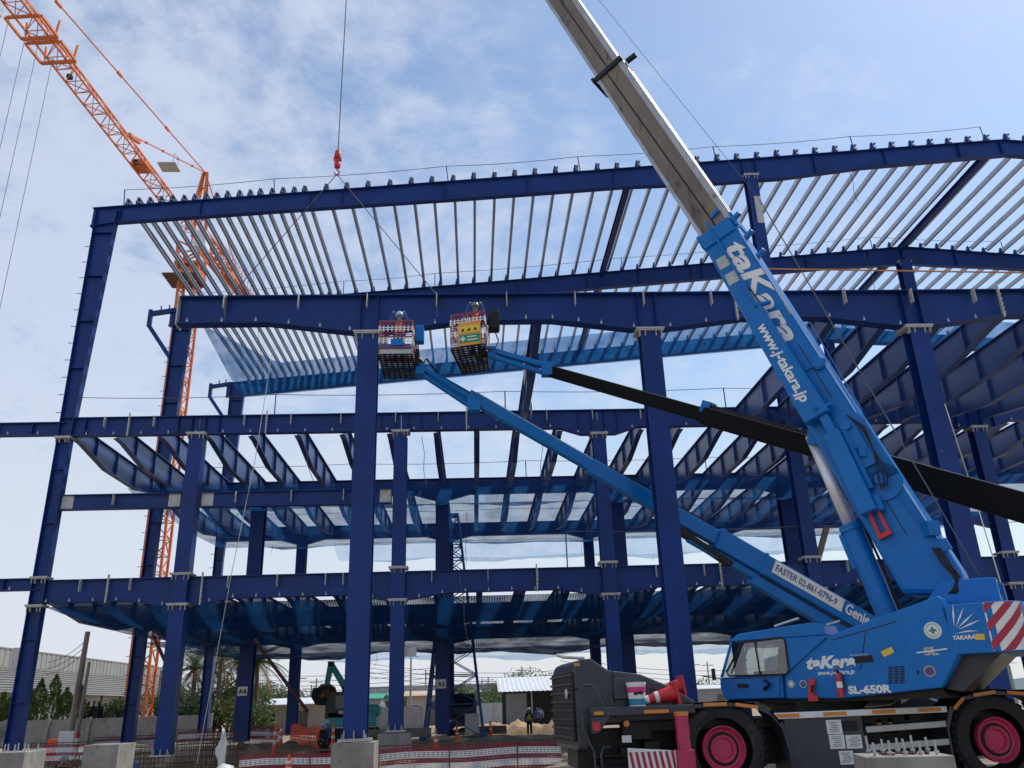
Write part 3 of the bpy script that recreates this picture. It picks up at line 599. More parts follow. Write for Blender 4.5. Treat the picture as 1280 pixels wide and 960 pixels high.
# outriggers
for x, st_ in ((3.40, 1), (10.35, -1)):
    y = 14.72; o_ = MB().box((x, y, 1.28), (.19, .19, .56)).box((x, y, .62), (.28, .27, .78)).box((x, y, .21), (.5, .5, .06)).build('outrigger_leg', PINK, MC, bevel=.015)
    MB().box((x, y, 1.555), (.2, .2, .06)).build('leg_cap', REFLOR, o_)
    xa, xb = (2.47, 3.25) if st_ > 0 else (10.5, 11.3)
    pl_ = MB().prism([(xa, .38), (xb, .38), (xb, 1.0), (xa, 1.06)], lambda a, b, t: V((a, y-.03+.05*t, b))).build('warning_plate', WHITE, o_)
    ms = MB()
    for k in range(9):
        a0 = xa+.01+k*.098; 
        if a0+.18 < xb+.12: ms.prism([(a0+.10, .385), (min(a0+.15, xb), .385), (min(a0+.05, xb), 1.0), (a0, 1.0)], lambda a, b, t: V((a, y-.034+.003*t, b)))
    ms.build('warning_stripes', REDSTR, pl_)
    MB().box((x, 15.3, .8), (.3, 1.0, .3)).build('outrigger_arm', BLKMET, MC)
# superstructure, turned 38 degrees
SA = math.radians(38); SC = V((6.6, 16.5, 0)); SD = V((-math.cos(SA), math.sin(SA), 0)); SN = V((-math.sin(SA), -math.cos(SA), 0)); UP = V((0, 0, 1))
def S(d, n, z): return SC+SD*d+SN*n+UP*z
def sp(u, v, n):
    r_ = WX*F+RX*(u-640)+UX*(480-v); t = ((SC+SN*n-CAM).dot(SN))/r_.dot(SN); return CAM+r_*t
def sdz(u, v, n): p = sp(u, v, n)-SC; return p.dot(SD), p.z
def slab(mb, poly, n0, n1): return mb.prism(poly, lambda a, b, t: S(a, n0+(n1-n0)*t, b))
SR = -SD
slab(MB(), [(1.45, 1.66), (1.45, 1.8), (-2.2, 1.86), (-2.3, 1.66)], -1.25, 1.2).build('turntable_deck', BLKMET, MC)
cb = slab(slab(slab(slab(slab(MB(), [(1.46, 1.74), (1.53, 1.95), (1.52, 2.135), (.34, 2.135), (.36, 1.74)], .42, 1.33), [(1.24, 2.76), (1.22, 2.80), (1.06, 2.89), (-.3, 2.99), (-.50, 2.96), (-.55, 2.76)], .42, 1.33), [(.205, 2.757), (-.552, 2.757), (-.55, 2.72), (.215, 2.17)], .42, 1.33), [(1.52, 2.138), (1.24, 2.757), (1.19, 2.757), (1.46, 2.138)], 1.28, 1.33), [(1.52, 2.138), (1.24, 2.757), (1.19, 2.757), (1.46, 2.138)], .42, .47).build('cab', CBLUE, MC, bevel=.02)
CG = bpy.data.materials.new('clear_cab_glass'); CG.use_nodes = True; cgt = CG.node_tree; cgt.nodes.clear()
c_o, c_m, c_t, c_g = [cgt.nodes.new('ShaderNode'+k_) for k_ in ('OutputMaterial', 'MixShader', 'BsdfTransparent', 'BsdfGlossy')]
c_t.inputs[0].default_value = (.50, .55, .55, 1); c_g.inputs['Roughness'].default_value = .05; c_m.inputs[0].default_value = .16
cgt.links.new(c_t.outputs[0], c_m.inputs[1]); cgt.links.new(c_g.outputs[0], c_m.inputs[2]); cgt.links.new(c_m.outputs[0], c_o.inputs[0])
slab(MB(), [(.95, 2.14), (.95, 2.22), (.5, 2.22), (.42, 2.62), (.30, 2.62), (.34, 2.14)], .62, 1.1).build('driver_seat', BLACK, cb, bevel=.03); MB().path([S(1.3, .9, 2.14), S(1.22, .9, 2.42), S(1.12, .9, 2.45)], .025, 6).build('control_column', BLACK, cb)
wpx = [(928, 803), (976, 797), (981, 800), (986, 838), (982, 843), (911, 845), (908, 840)]
w_ = MB().add([sp(u, v, 1.318) for u, v in wpx], [tuple(range(7))]).build('side_window', CG, cb)
MB().add([S(1.47, .43, 2.14), S(1.2, .43, 2.755), S(.21, .43, 2.755), S(.21, .43, 2.14)], [(0, 1, 2, 3)]).build('far_window', CG, cb)
fr_ = MB(); pts = [sp(u, v, 1.345) for u, v in wpx]; fr_.path(pts+[pts[0]], .018, 6); fr_.build('window_seal', BLACK, w_)
MB().bar(sp(943, 800, 1.348), sp(950, 843, 1.348), .03, .02).bar(sp(926, 806, 1.346), sp(914, 842, 1.346), .02, .02).build('window_bar', BLACK, w_)
MB().add([S(1.50, .47, 2.14), S(1.225, .47, 2.757), S(1.225, 1.28, 2.757), S(1.50, 1.28, 2.14)], [(0, 1, 2, 3)]).build('windscreen', CG, cb)
MB().bar(sp(975, 846, 1.334), sp(975, 871, 1.334), .012, .006, up=SN).bar(sp(904, 848, 1.334), sp(968, 847, 1.334), .006, .010, up=UP).build('door_seam', BLACK, cb)
MB().bar(sp(922, 857, 1.345), sp(935, 857, 1.345), .03, .06).build('door_handle', BLKMET, cb)
MB().path([sp(955, 862, 1.36), sp(962, 855, 1.42), sp(955, 850, 1.42)], .03, 6).build('cable_clamp', BLKMET, cb)
MB().bar(sp(878, 845, 1.7), sp(900, 848, 1.4), .02, .02).box(sp(892, 843, 1.6), (.03, .16, .2)).build('wing_mirror', BLKMET, cb)
MB().path([sp(968, 783, 1.1), sp(985, 777, 1.1), sp(998, 773, 1.1)], .02, 6).build('wiper_bar', TAB, cb)
MB().path([sp(1033, 781, 1.1), sp(1050, 776, 1.1)], .018, 6).build('grab_bar', TAB, cb)
bd = slab(MB(), [(.35, 1.72), (.31, 2.18), (-.56, 2.74), (-1.6, 3.03), (-2.36, 3.23), (-2.46, 3.26), (-2.52, 3.2), (-2.62, 2.3), (-2.24, 1.82), (-.66, 1.70)], .45, 1.29).build('engine_cover', CBLUE, MC, bevel=.03)
slab(MB(), [(1.3, 1.8), (1.3, 2.5), (.3, 2.7), (-2.5, 2.9), (-2.5, 1.8)], -1.28, -.5).build('engine_cover', CBLUE, MC, bevel=.03)
MB().bar(sp(1082, 790, 1.294), sp(1072, 862, 1.294), .012, .006, up=SN).build('panel_seam', BLACK, bd)
MB().bar(sp(1040, 800, 1.294), sp(1120, 777, 1.294), .006, .012, up=UP).build('panel_seam', BLACK, bd)
pn = slab(MB(), [(-.66, 1.71), (-.67, 2.0), (-1.73, 2.44), (-1.95, 2.66), (-2.49, 3.07), (-2.60, 2.33), (-2.24, 1.82)], 1.10, 1.352).build('side_panel', CBLUE, MC, bevel=.015)
slab(MB(), [(-2.25, 1.8), (-2.6, 2.33), (-3.2, 2.33), (-2.5, 1.75)], -1.0, 1.0).build('counterweight_bracket', DKGREY, MC)
# counterweight with rounded tail corners
plan = [(-2.53, 1.36), (-3.14, 1.36), (-3.32, 1.33), (-3.46, 1.25), (-3.57, 1.12), (-3.63, .95), (-3.65, .7), (-3.65, -.7), (-3.57, -1.1), (-3.3, -1.33), (-2.53, -1.36)]
cw = MB().prism(plan, lambda a, b, t: S(a, b, 2.31+.78*t)).build('counterweight', CBLUE, MC, bevel=.02)
ctr = [(-3.10, 1.363)]+[(a-.003, b+.003) for a, b in plan[2:6]]
cl_ = [0]
for p, q in zip(ctr, ctr[1:]): cl_.append(cl_[-1]+math.hypot(q[0]-p[0], q[1]-p[1]))
def pathpt(t):
    for i in range(len(cl_)-1):
        if t <= cl_[i+1]: k = (t-cl_[i])/(cl_[i+1]-cl_[i]); return ctr[i][0]+(ctr[i+1][0]-ctr[i][0])*k, ctr[i][1]+(ctr[i+1][1]-ctr[i][1])*k
    return ctr[-1]
TL = cl_[-1]*.86; wp = MB(); rp = MB(); nC = 14; z0_, z1_ = 2.335, 3.075
for i in range(nC):
    ta, tb = TL*i/nC, TL*(i+1)/nC; (da, na), (db, nb) = pathpt(ta), pathpt(tb)
    wp.add([S(da, na, z0_), S(db, nb, z0_), S(db, nb, z1_), S(da, na, z1_)], [(0, 1, 2, 3)])
    for k in range(-2, 5):
        la, lb_ = z0_+k*.29+ta*.95, z0_+k*.29+tb*.95; ha, hb = la+.145, lb_+.145
        la, lb_, ha, hb = [min(z1_, max(z0_, q)) for q in (la, lb_, ha, hb)]
        if ha-la > .004 or hb-lb_ > .004: rp.add([S(da-.003, na+.003, la), S(db-.003, nb+.003, lb_), S(db-.003, nb+.003, hb), S(da-.003, na+.003, ha)], [(0, 1, 2, 3)])
ws = wp.build('warning_panel', WPAINT, cw); rp.build('warning_stripes', REDSTR, ws)
letters('taKara', .52, S(-3.655, .80, 2.62), -SN, UP, WPAINT, cw, shear=.25, bold=.014)
# lettering and emblems on the near side
def txt_on(t, u0, v0, n, size, par, **k): return letters(t, size, sp(u0, v0, n), SR, UP, k.pop('m', WPAINT), par, **k)
txt_on('SL-650R', 1061, 867, 1.356, .165, pn, bold=.008, sx=1.22)
txt_on('taKara', 1008, 836, 1.295, .27, bd, shear=.3, bold=.014, sx=1.15)
txt_on('www.j-takara.jp', 1022, 844, 1.295, .10, bd, shear=.25, bold=.003)
txt_on('TAKARA', 1191, 800, 1.37, .085, cw, bold=.004, shear=.2)
txt_on('SL', 1156, 819, 1.358, .17, pn, bold=.008, sx=1.3, m=GALV); txt_on('The Crane Machinery', 1062, 820, 1.295, .035, bd)
MB().bar(sp(1146, 816, 1.364), sp(1184, 811, 1.364), .004, .022, up=UP).build('decal_strip', WPAINT, pn)
fan = MB()
for a, l in ((8, .44), (30, .42), (52, .42), (70, .44)):
    a = math.radians(a); base = sp(1193, 789, 1.366); e = SR*math.sin(a)+UP*math.cos(a); sd_ = SR*math.cos(a)-UP*math.sin(a)
    fan.add([base+e*.06, base+e*(l*.6)+sd_*.014, base+e*l, base+e*(l*.6)-sd_*.014], [(0, 1, 2, 3)])
base = sp(1193, 792, 1.366); fan.add([base, base+SR*.20+UP*.035, base+SR*.36+UP*.02, base+SR*.2+UP*.012], [(0, 1, 2, 3)]); fan.build('emblem', WPAINT, cw)
def badge(u, v, n, r, par, c1, c2, c3=None, cross=False):
    o = sp(u, v, n); b = disc(MB(), o, SN, r, 28, .004).build('round_sticker', c1, par)
    disc(MB(), o+SN*.004, SN, r*.88, 28, .002).build('sticker_ring', c2, b); disc(MB(), o+SN*.006, SN, r*.62, 24, .002).build('sticker_centre', c3 or c1, b)
    if cross:
        p = o+SN*.011; MB().bar(p-SR*r*.42, p+SR*r*.42, .004, r*.26, up=UP).bar(p-UP*r*.42+SN*.001, p+UP*r*.42+SN*.001, r*.26, .004, up=SN).build('green_cross', mat('cross_green', (.01, .25, .13)), b)
STK = mat('sticker_ink', (.10, .16, .14)); PURP = mat('purple_sticker', (.16, .08, .28)); YEL = mat('yellow_sticker', (.75, .55, .05))
badge(1166, 788, 1.362, .135, pn, WPAINT, mat('pale_green_sticker', (.45, .55, .48)), WPAINT, True)
badge(1162, 839, 1.356, .085, pn, YEL, PURP, mat('dark_sticker', (.06, .06, .2))); badge(989, 855, 1.293, .062, bd, WPAINT, mat('cross_green', (.01, .25, .13)), WPAINT); badge(1004, 855, 1.293, .062, bd, WPAINT, STK, mat('dark_sticker', (.06, .06, .2)))
vt = MB()
for i in range(8):
    for j in range(3): vt.bar(sp(1110.5+7.3*j, 834.5+2.75*i-.35*j, 1.354), sp(1116+7.3*j, 834.2+2.75*i-.35*j, 1.354), .006, .022, up=UP)
vt.build('vent_louvres', BLKMET, pn); MB().bar(sp(1147.5, 838, 1.354), sp(1147.5, 843, 1.354), .03, .01, up=SN).build('latch', BLKMET, pn)
MB().bar(sp(1219, 796, 1.37), sp(1231, 796, 1.37), .008, .09, up=UP).build('number_tag', YEL, cw)
bx = MB().bar(sp(1014, 874, 1.33), sp(1015.5, 848, 1.33), .05, .10, up=SR).bar(sp(1011, 873, 1.34), sp(1023, 873, 1.34), .07, .09, up=UP).build('first_aid_post', RED, bd); MB().bar(sp(1015, 866, 1.36), sp(1016, 856, 1.36), .012, .05, up=SR).build('dark_inset', BLKMET, bx)
MB().bar(sp(1068, 825, 1.293), sp(1091, 823, 1.293), .006, .11, up=UP).build('dark_plate', BLKMET, bd); MB().bar(sp(1103, 818, 1.295), sp(1116, 812, 1.295), .006, .1, up=UP).build('yellow_decal', YEL, bd)
# boom foot, boom and its fittings
for n0 in (.40, -.55): slab(MB(), [(-1.7, 2.75), (-2.42, 3.57), (-3.28, 3.55), (-3.3, 2.9), (-2.5, 2.75)], n0, n0+.15).build('boom_foot_bracket', CBLUE, MC, bevel=.02)
slab(MB(), [(-2.5, 3.08), (-2.5, 3.3), (-3.25, 3.3), (-3.25, 3.08)], -.4, .4).build('boom_pivot', BLKMET, MC)
bm_ = slab(MB(), [(-1.74, 3.42), (1.21, 11.96), (.36, 12.25), (-2.76, 3.77), (-2.80, 3.55), (-2.55, 3.33)], -.38, .38).build('boom_base_section', CBLUE, MC, bevel=.10)
ax = V((.3260, .9454)); pr_ = V((-.9454, .3260))                    # along the base boom, and across it towards its back
def Bp(t, c, n): d = V((-1.74, 3.42))+ax*t+pr_*c; return S(d.x, n, d.y)
XD = -(SD*ax.x+UP*ax.y); YD = SD*pr_.x+UP*pr_.y
MB().bar(Bp(8.7, -.01, .0), Bp(9.05, -.01, .0), .8, .07, up=YD).bar(Bp(8.6, .42, .40), Bp(9.0, .42, .40), .07, .82, up=YD).bar(Bp(8.7, .90, 0), Bp(9.1, .90, 0), .8, .08, up=YD).build('boom_collar', CBLUE, bm_, bevel=.02)
for t, c in ((8.9, .98), (8.3, 1.02), (9.3, .62), (7.7, 1.02)): MB().bar(Bp(t, c-.15, .3), Bp(t+.05, c+.10, .34), .13, .09, up=XD).build('guide_bracket', CBLUE, bm_, bevel=.015)
letters('taKara', .62, Bp(8.38, .42, .392), XD, YD, WPAINT, bm_, shear=.2, bold=.02, sx=1.75)
for t_ in (8.2, 7.72): MB().bar(Bp(t_, .22, .386), Bp(t_-.30, .20, .386), .008, .26, up=YD).build('lettering', GALV, bm_)
letters('The Crane Machinery', .085, Bp(6.75, .875, .392), XD, YD, GALV, bm_, bold=.004)
MB().path([Bp(9.2, .36, .44), Bp(5.35, .38, .44)], .032, 8).build('hose_pipe', CBLUE, bm_)
MB().path([Bp(7.1, .43, .43), Bp(6.6, .46, .44), Bp(6.1, .42, .43), Bp(5.5, .45, .44)], .018, 6).build('hose', BLACK, bm_)
MB().bar(Bp(.9, .60, .383), Bp(2.0, .60, .383), .008, .015, up=YD).build('panel_seam', BLACK, bm_); MB().bar(Bp(3.9, .72, .383), Bp(5.3, .70, .383), .008, .015, up=YD).build('panel_seam', BLACK, bm_)
# side-stowed fly jib with the web address
jb = MB().prism([(3.6, .05), (6.25, .05), (6.6, .25), (6.5, .48), (3.6, .58)], lambda a, b, t: Bp(a, b, .42+.30*t)).build('stowed_fly_jib', CBLUE, bm_, bevel=.03)
letters('www.j-takara.jp', .30, Bp(6.0, .20, .724), XD, YD, WPAINT, jb, shear=.15, bold=.008, sx=1.05)
MB().bar(Bp(3.2, .40, .57), Bp(1.5, .26, .57), .30, .32, up=YD).bar(Bp(3.6, .42, .57), Bp(3.15, .42, .57), .14, .18, up=YD).bar(Bp(1.75, .50, .5), Bp(1.45, .46, .5), .2, .12, up=YD).bar(Bp(3.3, .62, .5), Bp(1.9, .5, .5), .12, .10, up=YD).build('jib_head', CBLUE, jb, bevel=.02)
MB().bar(Bp(1.62, .24, .46), Bp(1.02, .18, .44), .06, .06, up=YD).bar(Bp(1.62, .40, .46), Bp(1.02, .36, .44), .06, .06, up=YD).bar(Bp(1.05, .14, .45), Bp(1.05, .40, .45), .10, .08, up=XD).bar(Bp(1.6, .2, .45), Bp(1.6, .44, .45), .08, .08, up=XD).build('jib_tip_yoke', RED, jb)
for t in (6.45, 3.75): MB().bar(Bp(t, .35, .73), Bp(t, .66, .5), .10, .06, up=XD).build('jib_clamp', CBLUE, jb)
# boom telescoping parts
fr0 = lambda z: 1.20+.40*(z-12.0)
pv = None
for i, (za, zb, dep, hw) in enumerate(((11.6, 17.9, .80, .31), (17.5, 26.6, .73, .275), (26.2, 35.2, .66, .24), (34.8, 43.4, .59, .21))):
    a0, a1 = fr0(za)-.02*(i+1), fr0(zb)-.02*(i+1)
    s_ = slab(MB(), [(a0, za), (a1, zb), (a1-dep, zb+dep*.40), (a0-dep, za+dep*.40)], -hw, hw).build('telescopic_section', BOOMTAN, MC, bevel=.06)
    e1 = MB(); 
    for n_ in (hw-.03, -hw+.03):
        e1.bar(S(a0-.03, n_, za+.03), S(a1-.03, n_, zb+.03), .10, .10, up=YD); e1.bar(S(a0-dep+.07, n_, za+dep*.4-.03), S(a1-dep+.07, n_, zb+dep*.4-.03), .10, .17, up=YD)
    e1.build('section_edge', BOOMSIL, s_, bevel=.02)
    MB().bar(S(a0-dep*.42, hw+.004, za+.2+dep*.17), S(a1-dep*.42, hw+.004, zb-.1+dep*.17), .012, .035, up=YD).build('weld_seam', BLKMET, s_)
    if i < 3:
        cth = .10; mid = V((a1-dep/2, zb+dep*.2)); c_ = MB()
        c_.bar(S(a1+.05, 0, zb-.1), S(a1+.05+.06, 0, zb+.05), hw*2+.2, .08, up=YD).bar(S(a1-dep-.02, 0, zb+dep*.4-.1), S(a1-dep+.04, 0, zb+dep*.4+.05), hw*2+.2, .08, up=YD)
        for n_ in (hw+.03, -hw-.03): c_.bar(S(a1+.05, n_, zb-.02), S(a1-dep, n_, zb+dep*.4), .06, .16, up=XD)
        c_.build('section_collar', BLKMET, s_, bevel=.015)
        MB().bar(S(a1-dep-.05, .1, zb+dep*.4), S(a1-dep-.35, .1, zb+dep*.5), .10, .12).build('rope_guide', BLKMET, s_)
TIP = S(fr0(43.4)-.4, 0, 43.6)
slab(MB(), [(fr0(43.2)-.9, 43.2), (fr0(43.2)+.1, 43.0), (fr0(43.2)+.5, 43.6), (fr0(43.2)+.3, 44.1), (fr0(43.2)-.7, 44.3)], -.28, .28).build('boom_head', BLKMET, MC)
# lift cylinder
cy0, cy1, cy2 = sp(1112, 775, .0), sp(1066, 664, .0), sp(1014, 545, .0)
lc = MB().tube(cy0, cy1, .20, .20, 20).tube(cy1, cy1+(cy2-cy1).normalized()*.12, .225, .225, 20).build('lift_cylinder', CBLUE, MC)
MB().tube(cy1, cy2, .125, .125, 20).build('piston_rod', CHROME, lc, smooth=True)
MB().bar(cy1+(cy0-cy1)*.02+SD*.22, cy1+(cy0-cy1)*.42+SD*.22, .12, .12).build('side_block', CBLUE, lc, bevel=.02)
MB().path([cy1+SR*.24, cy1+(cy0-cy1)*.5+SR*.27, cy0+SR*.25], .025, 6).build('hose', BLACK, lc)
slab(MB(), [sdz(u, v, .2) for u, v in ((1012, 505), (1009, 555), (1022, 556), (1036, 540))], -.25, .25).build('cylinder_clevis', CBLUE, bm_, bevel=.02)
# winch reeving plate, rollers, hoses on the near side of the boom
pl_ = MB().lathe([(.36, 0), (.36, .05)], Bp(1.95, .72, .38), SN, 28).prism([(1.95, .38), (3.3, .42), (3.5, .60), (3.5, .88), (3.3, 1.02), (1.95, 1.06)], lambda a, b, t: Bp(a, b, .38+.05*t)).build('hose_reel_plate', CBLUE, bm_)
MB().lathe([(.11, 0), (.11, .08), (.05, .08)], Bp(2.0, .72, .43), SN, 20).bar(Bp(2.3, .7, .47), Bp(3.3, .7, .47), .1, .28, up=YD).tube(Bp(3.2, .7, .43), Bp(3.2, .7, .58), .09, n=14).box(Bp(2.6, .68, .52), (.14, .14, .2)).build('reel_motor', CBLUE, pl_)
for q in range(3): MB().path([Bp(3.4, .8, .5), Bp(3.0, .92+.03*q, .55), Bp(2.5, .9, .56), Bp(2.0, .9-.1*q, .55), Bp(1.8, .75-.05*q, .52)], .014, 6).build('hose', BLACK, pl_)
rl = MB().lathe([(.13, 0), (.13, .07), (.09, .07), (.09, .09), (.04, .09)], sp(1024, 455, .40), SN, 22).build('guide_roller', CBLUE, bm_); MB().bar(sp(1006, 462, .40), sp(1032, 450, .40), .06, .07).build('roller_arm', CBLUE, rl)
jx = MB().box(Bp(-.1+.9, 1.02, .42), (.22, .22, .26)).bar(Bp(.55, 1.05, .42), Bp(.35, 1.05, .42), .1, .2).build('valve_block', CBLUE, bm_)
for q in range(3): MB().path([sp(1166+4*q, 685, .5), sp(1178+5*q, 705, .55), sp(1193+3*q, 720, .56), sp(1197-3*q, 738, .56), sp(1192-6*q, 748, .5)], .022, 7).build('hose', BLACK, jx)
for c in (.88, .80): MB().path([Bp(.8, c+.1, .40), Bp(2.2, c-.05, .40), Bp(3.4, c+.2, .40), Bp(5.6, c+.24, .40)], .012, 5).build('thin_pipe', CBLUE, bm_)
MB().bar(Bp(.6, 1.03, .392), Bp(8.5, .87, .392), .012, .03, up=YD).build('edge_highlight', mat('painted_edge_highlight', (.35, .52, .75), .3), bm_)  # thin pale strip, a highlight painted along the boom's back edge
# hoist ropes
wr = MB()
for o in (-.10, .06):
    wr.path([S(-3.05, o, 3.45), S(fr0(12)-1.25-.2, o, 12.6), S(fr0(25)-1.1, o, 25.3), S(fr0(43.4)-.9, o, 44.0)], .0065, 6)
wr.build('hoist_rope', ROPE, MC)
# hook block hanging from the boom head, with slings to the girder
hk = at(422, 200, 24.85)
HB = thing('hook_block', hk-V((0, 0, .45)), 'red crane hook block hanging on a thin wire above the haunched girder', 'hook block')
MB().path([(hk.x, hk.y, hk.z+.35), (hk.x+.02, hk.y, 43.3)], .02, 6).build('hoist_wire', ROPE, HB)
MB().lathe([(.05, .42), (.10, .36), (.13, .2), (.14, -.02), (.10, -.1), (.12, -.2), (.10, -.32), (.03, -.36)], hk, UP, 16).build('block_body', RED, HB)
MB().lathe([(.145, .0), (.145, .05)], hk+V((0, 0, .0)), UP, 16).build('block_band', BLKMET, HB)
MB().path([hk+V((.0, 0, -.34)), hk+V((0, 0, -.42)), hk+V((.08, 0, -.5)), hk+V((.06, 0, -.6)), hk+V((-.04, 0, -.62)), hk+V((-.09, 0, -.54))], .028, 8).build('hook', RED, HB)
for u, v, l in ((286, 374, 'thin wire sling from the red hook down to the free end of the girder'), (547, 369, 'thin wire sling from the red hook down behind the right lift basket')):
    p = at(u, v, YP); e = V((p.x, YP, 14.46)); tag(MB().path([hk+V((0, 0, -.6)), e], .014, 6).path([e, e+V((0, -.24, -.05)), e+V((0, -.24, -.9))], .02, 6).build('wire_sling', ROPE), l, 'sling', 'wire slings')
# loose things on the crane
B_ = thing('paint_bucket', (2.78, 15.22, 1.69), 'white paint bucket with pink and teal label on the crane deck', 'bucket')
MB().lathe([(.135, 0), (.165, .36), (.15, .36), (.13, .03)], (2.78, 15.22, 1.69), UP, 24).build('pail', WHITE, B_); MB().lathe([(.17, .345), (.172, .385), (0, .39)], (2.78, 15.22, 1.69), UP, 24).build('lid', WHITE, B_)
MB().lathe([(.156, .22), (.164, .31)], (2.78, 15.22, 1.69), UP, 24, cap=False).build('pink_label', mat('pink_label', (.65, .04, .22)), B_); MB().lathe([(.139, .02), (.148, .12)], (2.78, 15.22, 1.69), UP, 24, cap=False).build('teal_label', mat('teal_label', (.03, .25, .38)), B_)
MB().prism([(2.70, 1.88), (2.74, 1.865), (2.79, 1.885), (2.86, 1.87), (2.87, 1.92), (2.80, 1.93), (2.75, 1.91), (2.71, 1.925)], lambda a, b, t: V((a, 15.062+.01*t, b))).build('dark_print', BLKMET, B_)
def cone(loc, label, tilt=None, h=.7, grp='traffic cones', lettered=False):
    r_ = thing('traffic_cone', loc, label, 'traffic cone', grp)
    R_ = tilt if tilt is not None else Matrix.Identity(3); o = V(loc)
    T = lambda p: o+R_ @ V(p)
    def lt(mb, pf, n=20): b = MB().lathe(pf, (0, 0, 0), UP, n); mb.add([T(p) for p in b.v], b.f); return mb
    b_ = MB().box((0, 0, .02), (.38, .38, .04)); q = MB(); q.add([T(p) for p in b_.v], b_.f); q.build('base', SAFEOR if grp == 'traffic cones' else RED, r_)
    lt(MB(), [(.14, .04), (.035, h), (.02, h+.01)]).build('cone_body', SAFEOR if grp == 'traffic cones' else RED, r_)
    for a, w in ((.42, .10), (.68, .10)):
        ra = lambda k: .142-(.105)*k; lt(MB(), [(ra(a)+.003, .04+a*(h-.04)), (ra(a+w)+.003, .04+(a+w)*(h-.04))]).build('white_band', WPAINT, r_)
    return r_
ly = Matrix.Rotation(math.radians(-101), 3, 'Y') @ Matrix.Identity(3)
cone((3.50, 15.35, 1.89), 'red traffic cone lying on its side on the crane deck beside the bucket', ly, .72, 'cones on the crane')
cone((3.72, 15.75, 1.99), 'red traffic cone lying behind the first one against the crane hood', Matrix.Rotation(math.radians(-97), 3, 'Y'), .72, 'cones on the crane')
fe = sp(1049, 852, 1.40); FE = thing('fire_extinguisher', fe-V((0, 0, .28)), 'red fire extinguisher fixed on the side of the blue crane body', 'fire extinguisher')
MB().lathe([(.0, -.26), (.05, -.25), (.05, .05), (.035, .10), (.02, .14)], fe, UP, 18).build('cylinder', RED, FE); MB().box(fe+V((0, 0, .16)), (.035, .035, .05)).bar(fe+V((0, 0, .18)), fe+V((-.06, -.04, .17)), .02, .02).build('valve', BLKMET, FE); MB().lathe([(.052, -.1), (.052, .0)], fe, UP, 18, cap=False).build('label', WPAINT, FE)
MB().path([fe+V((0, -.03, .16)), fe+V((.06, -.05, .1)), fe+V((.06, -.05, -.15))], .012, 6).build('hose', BLACK, FE)

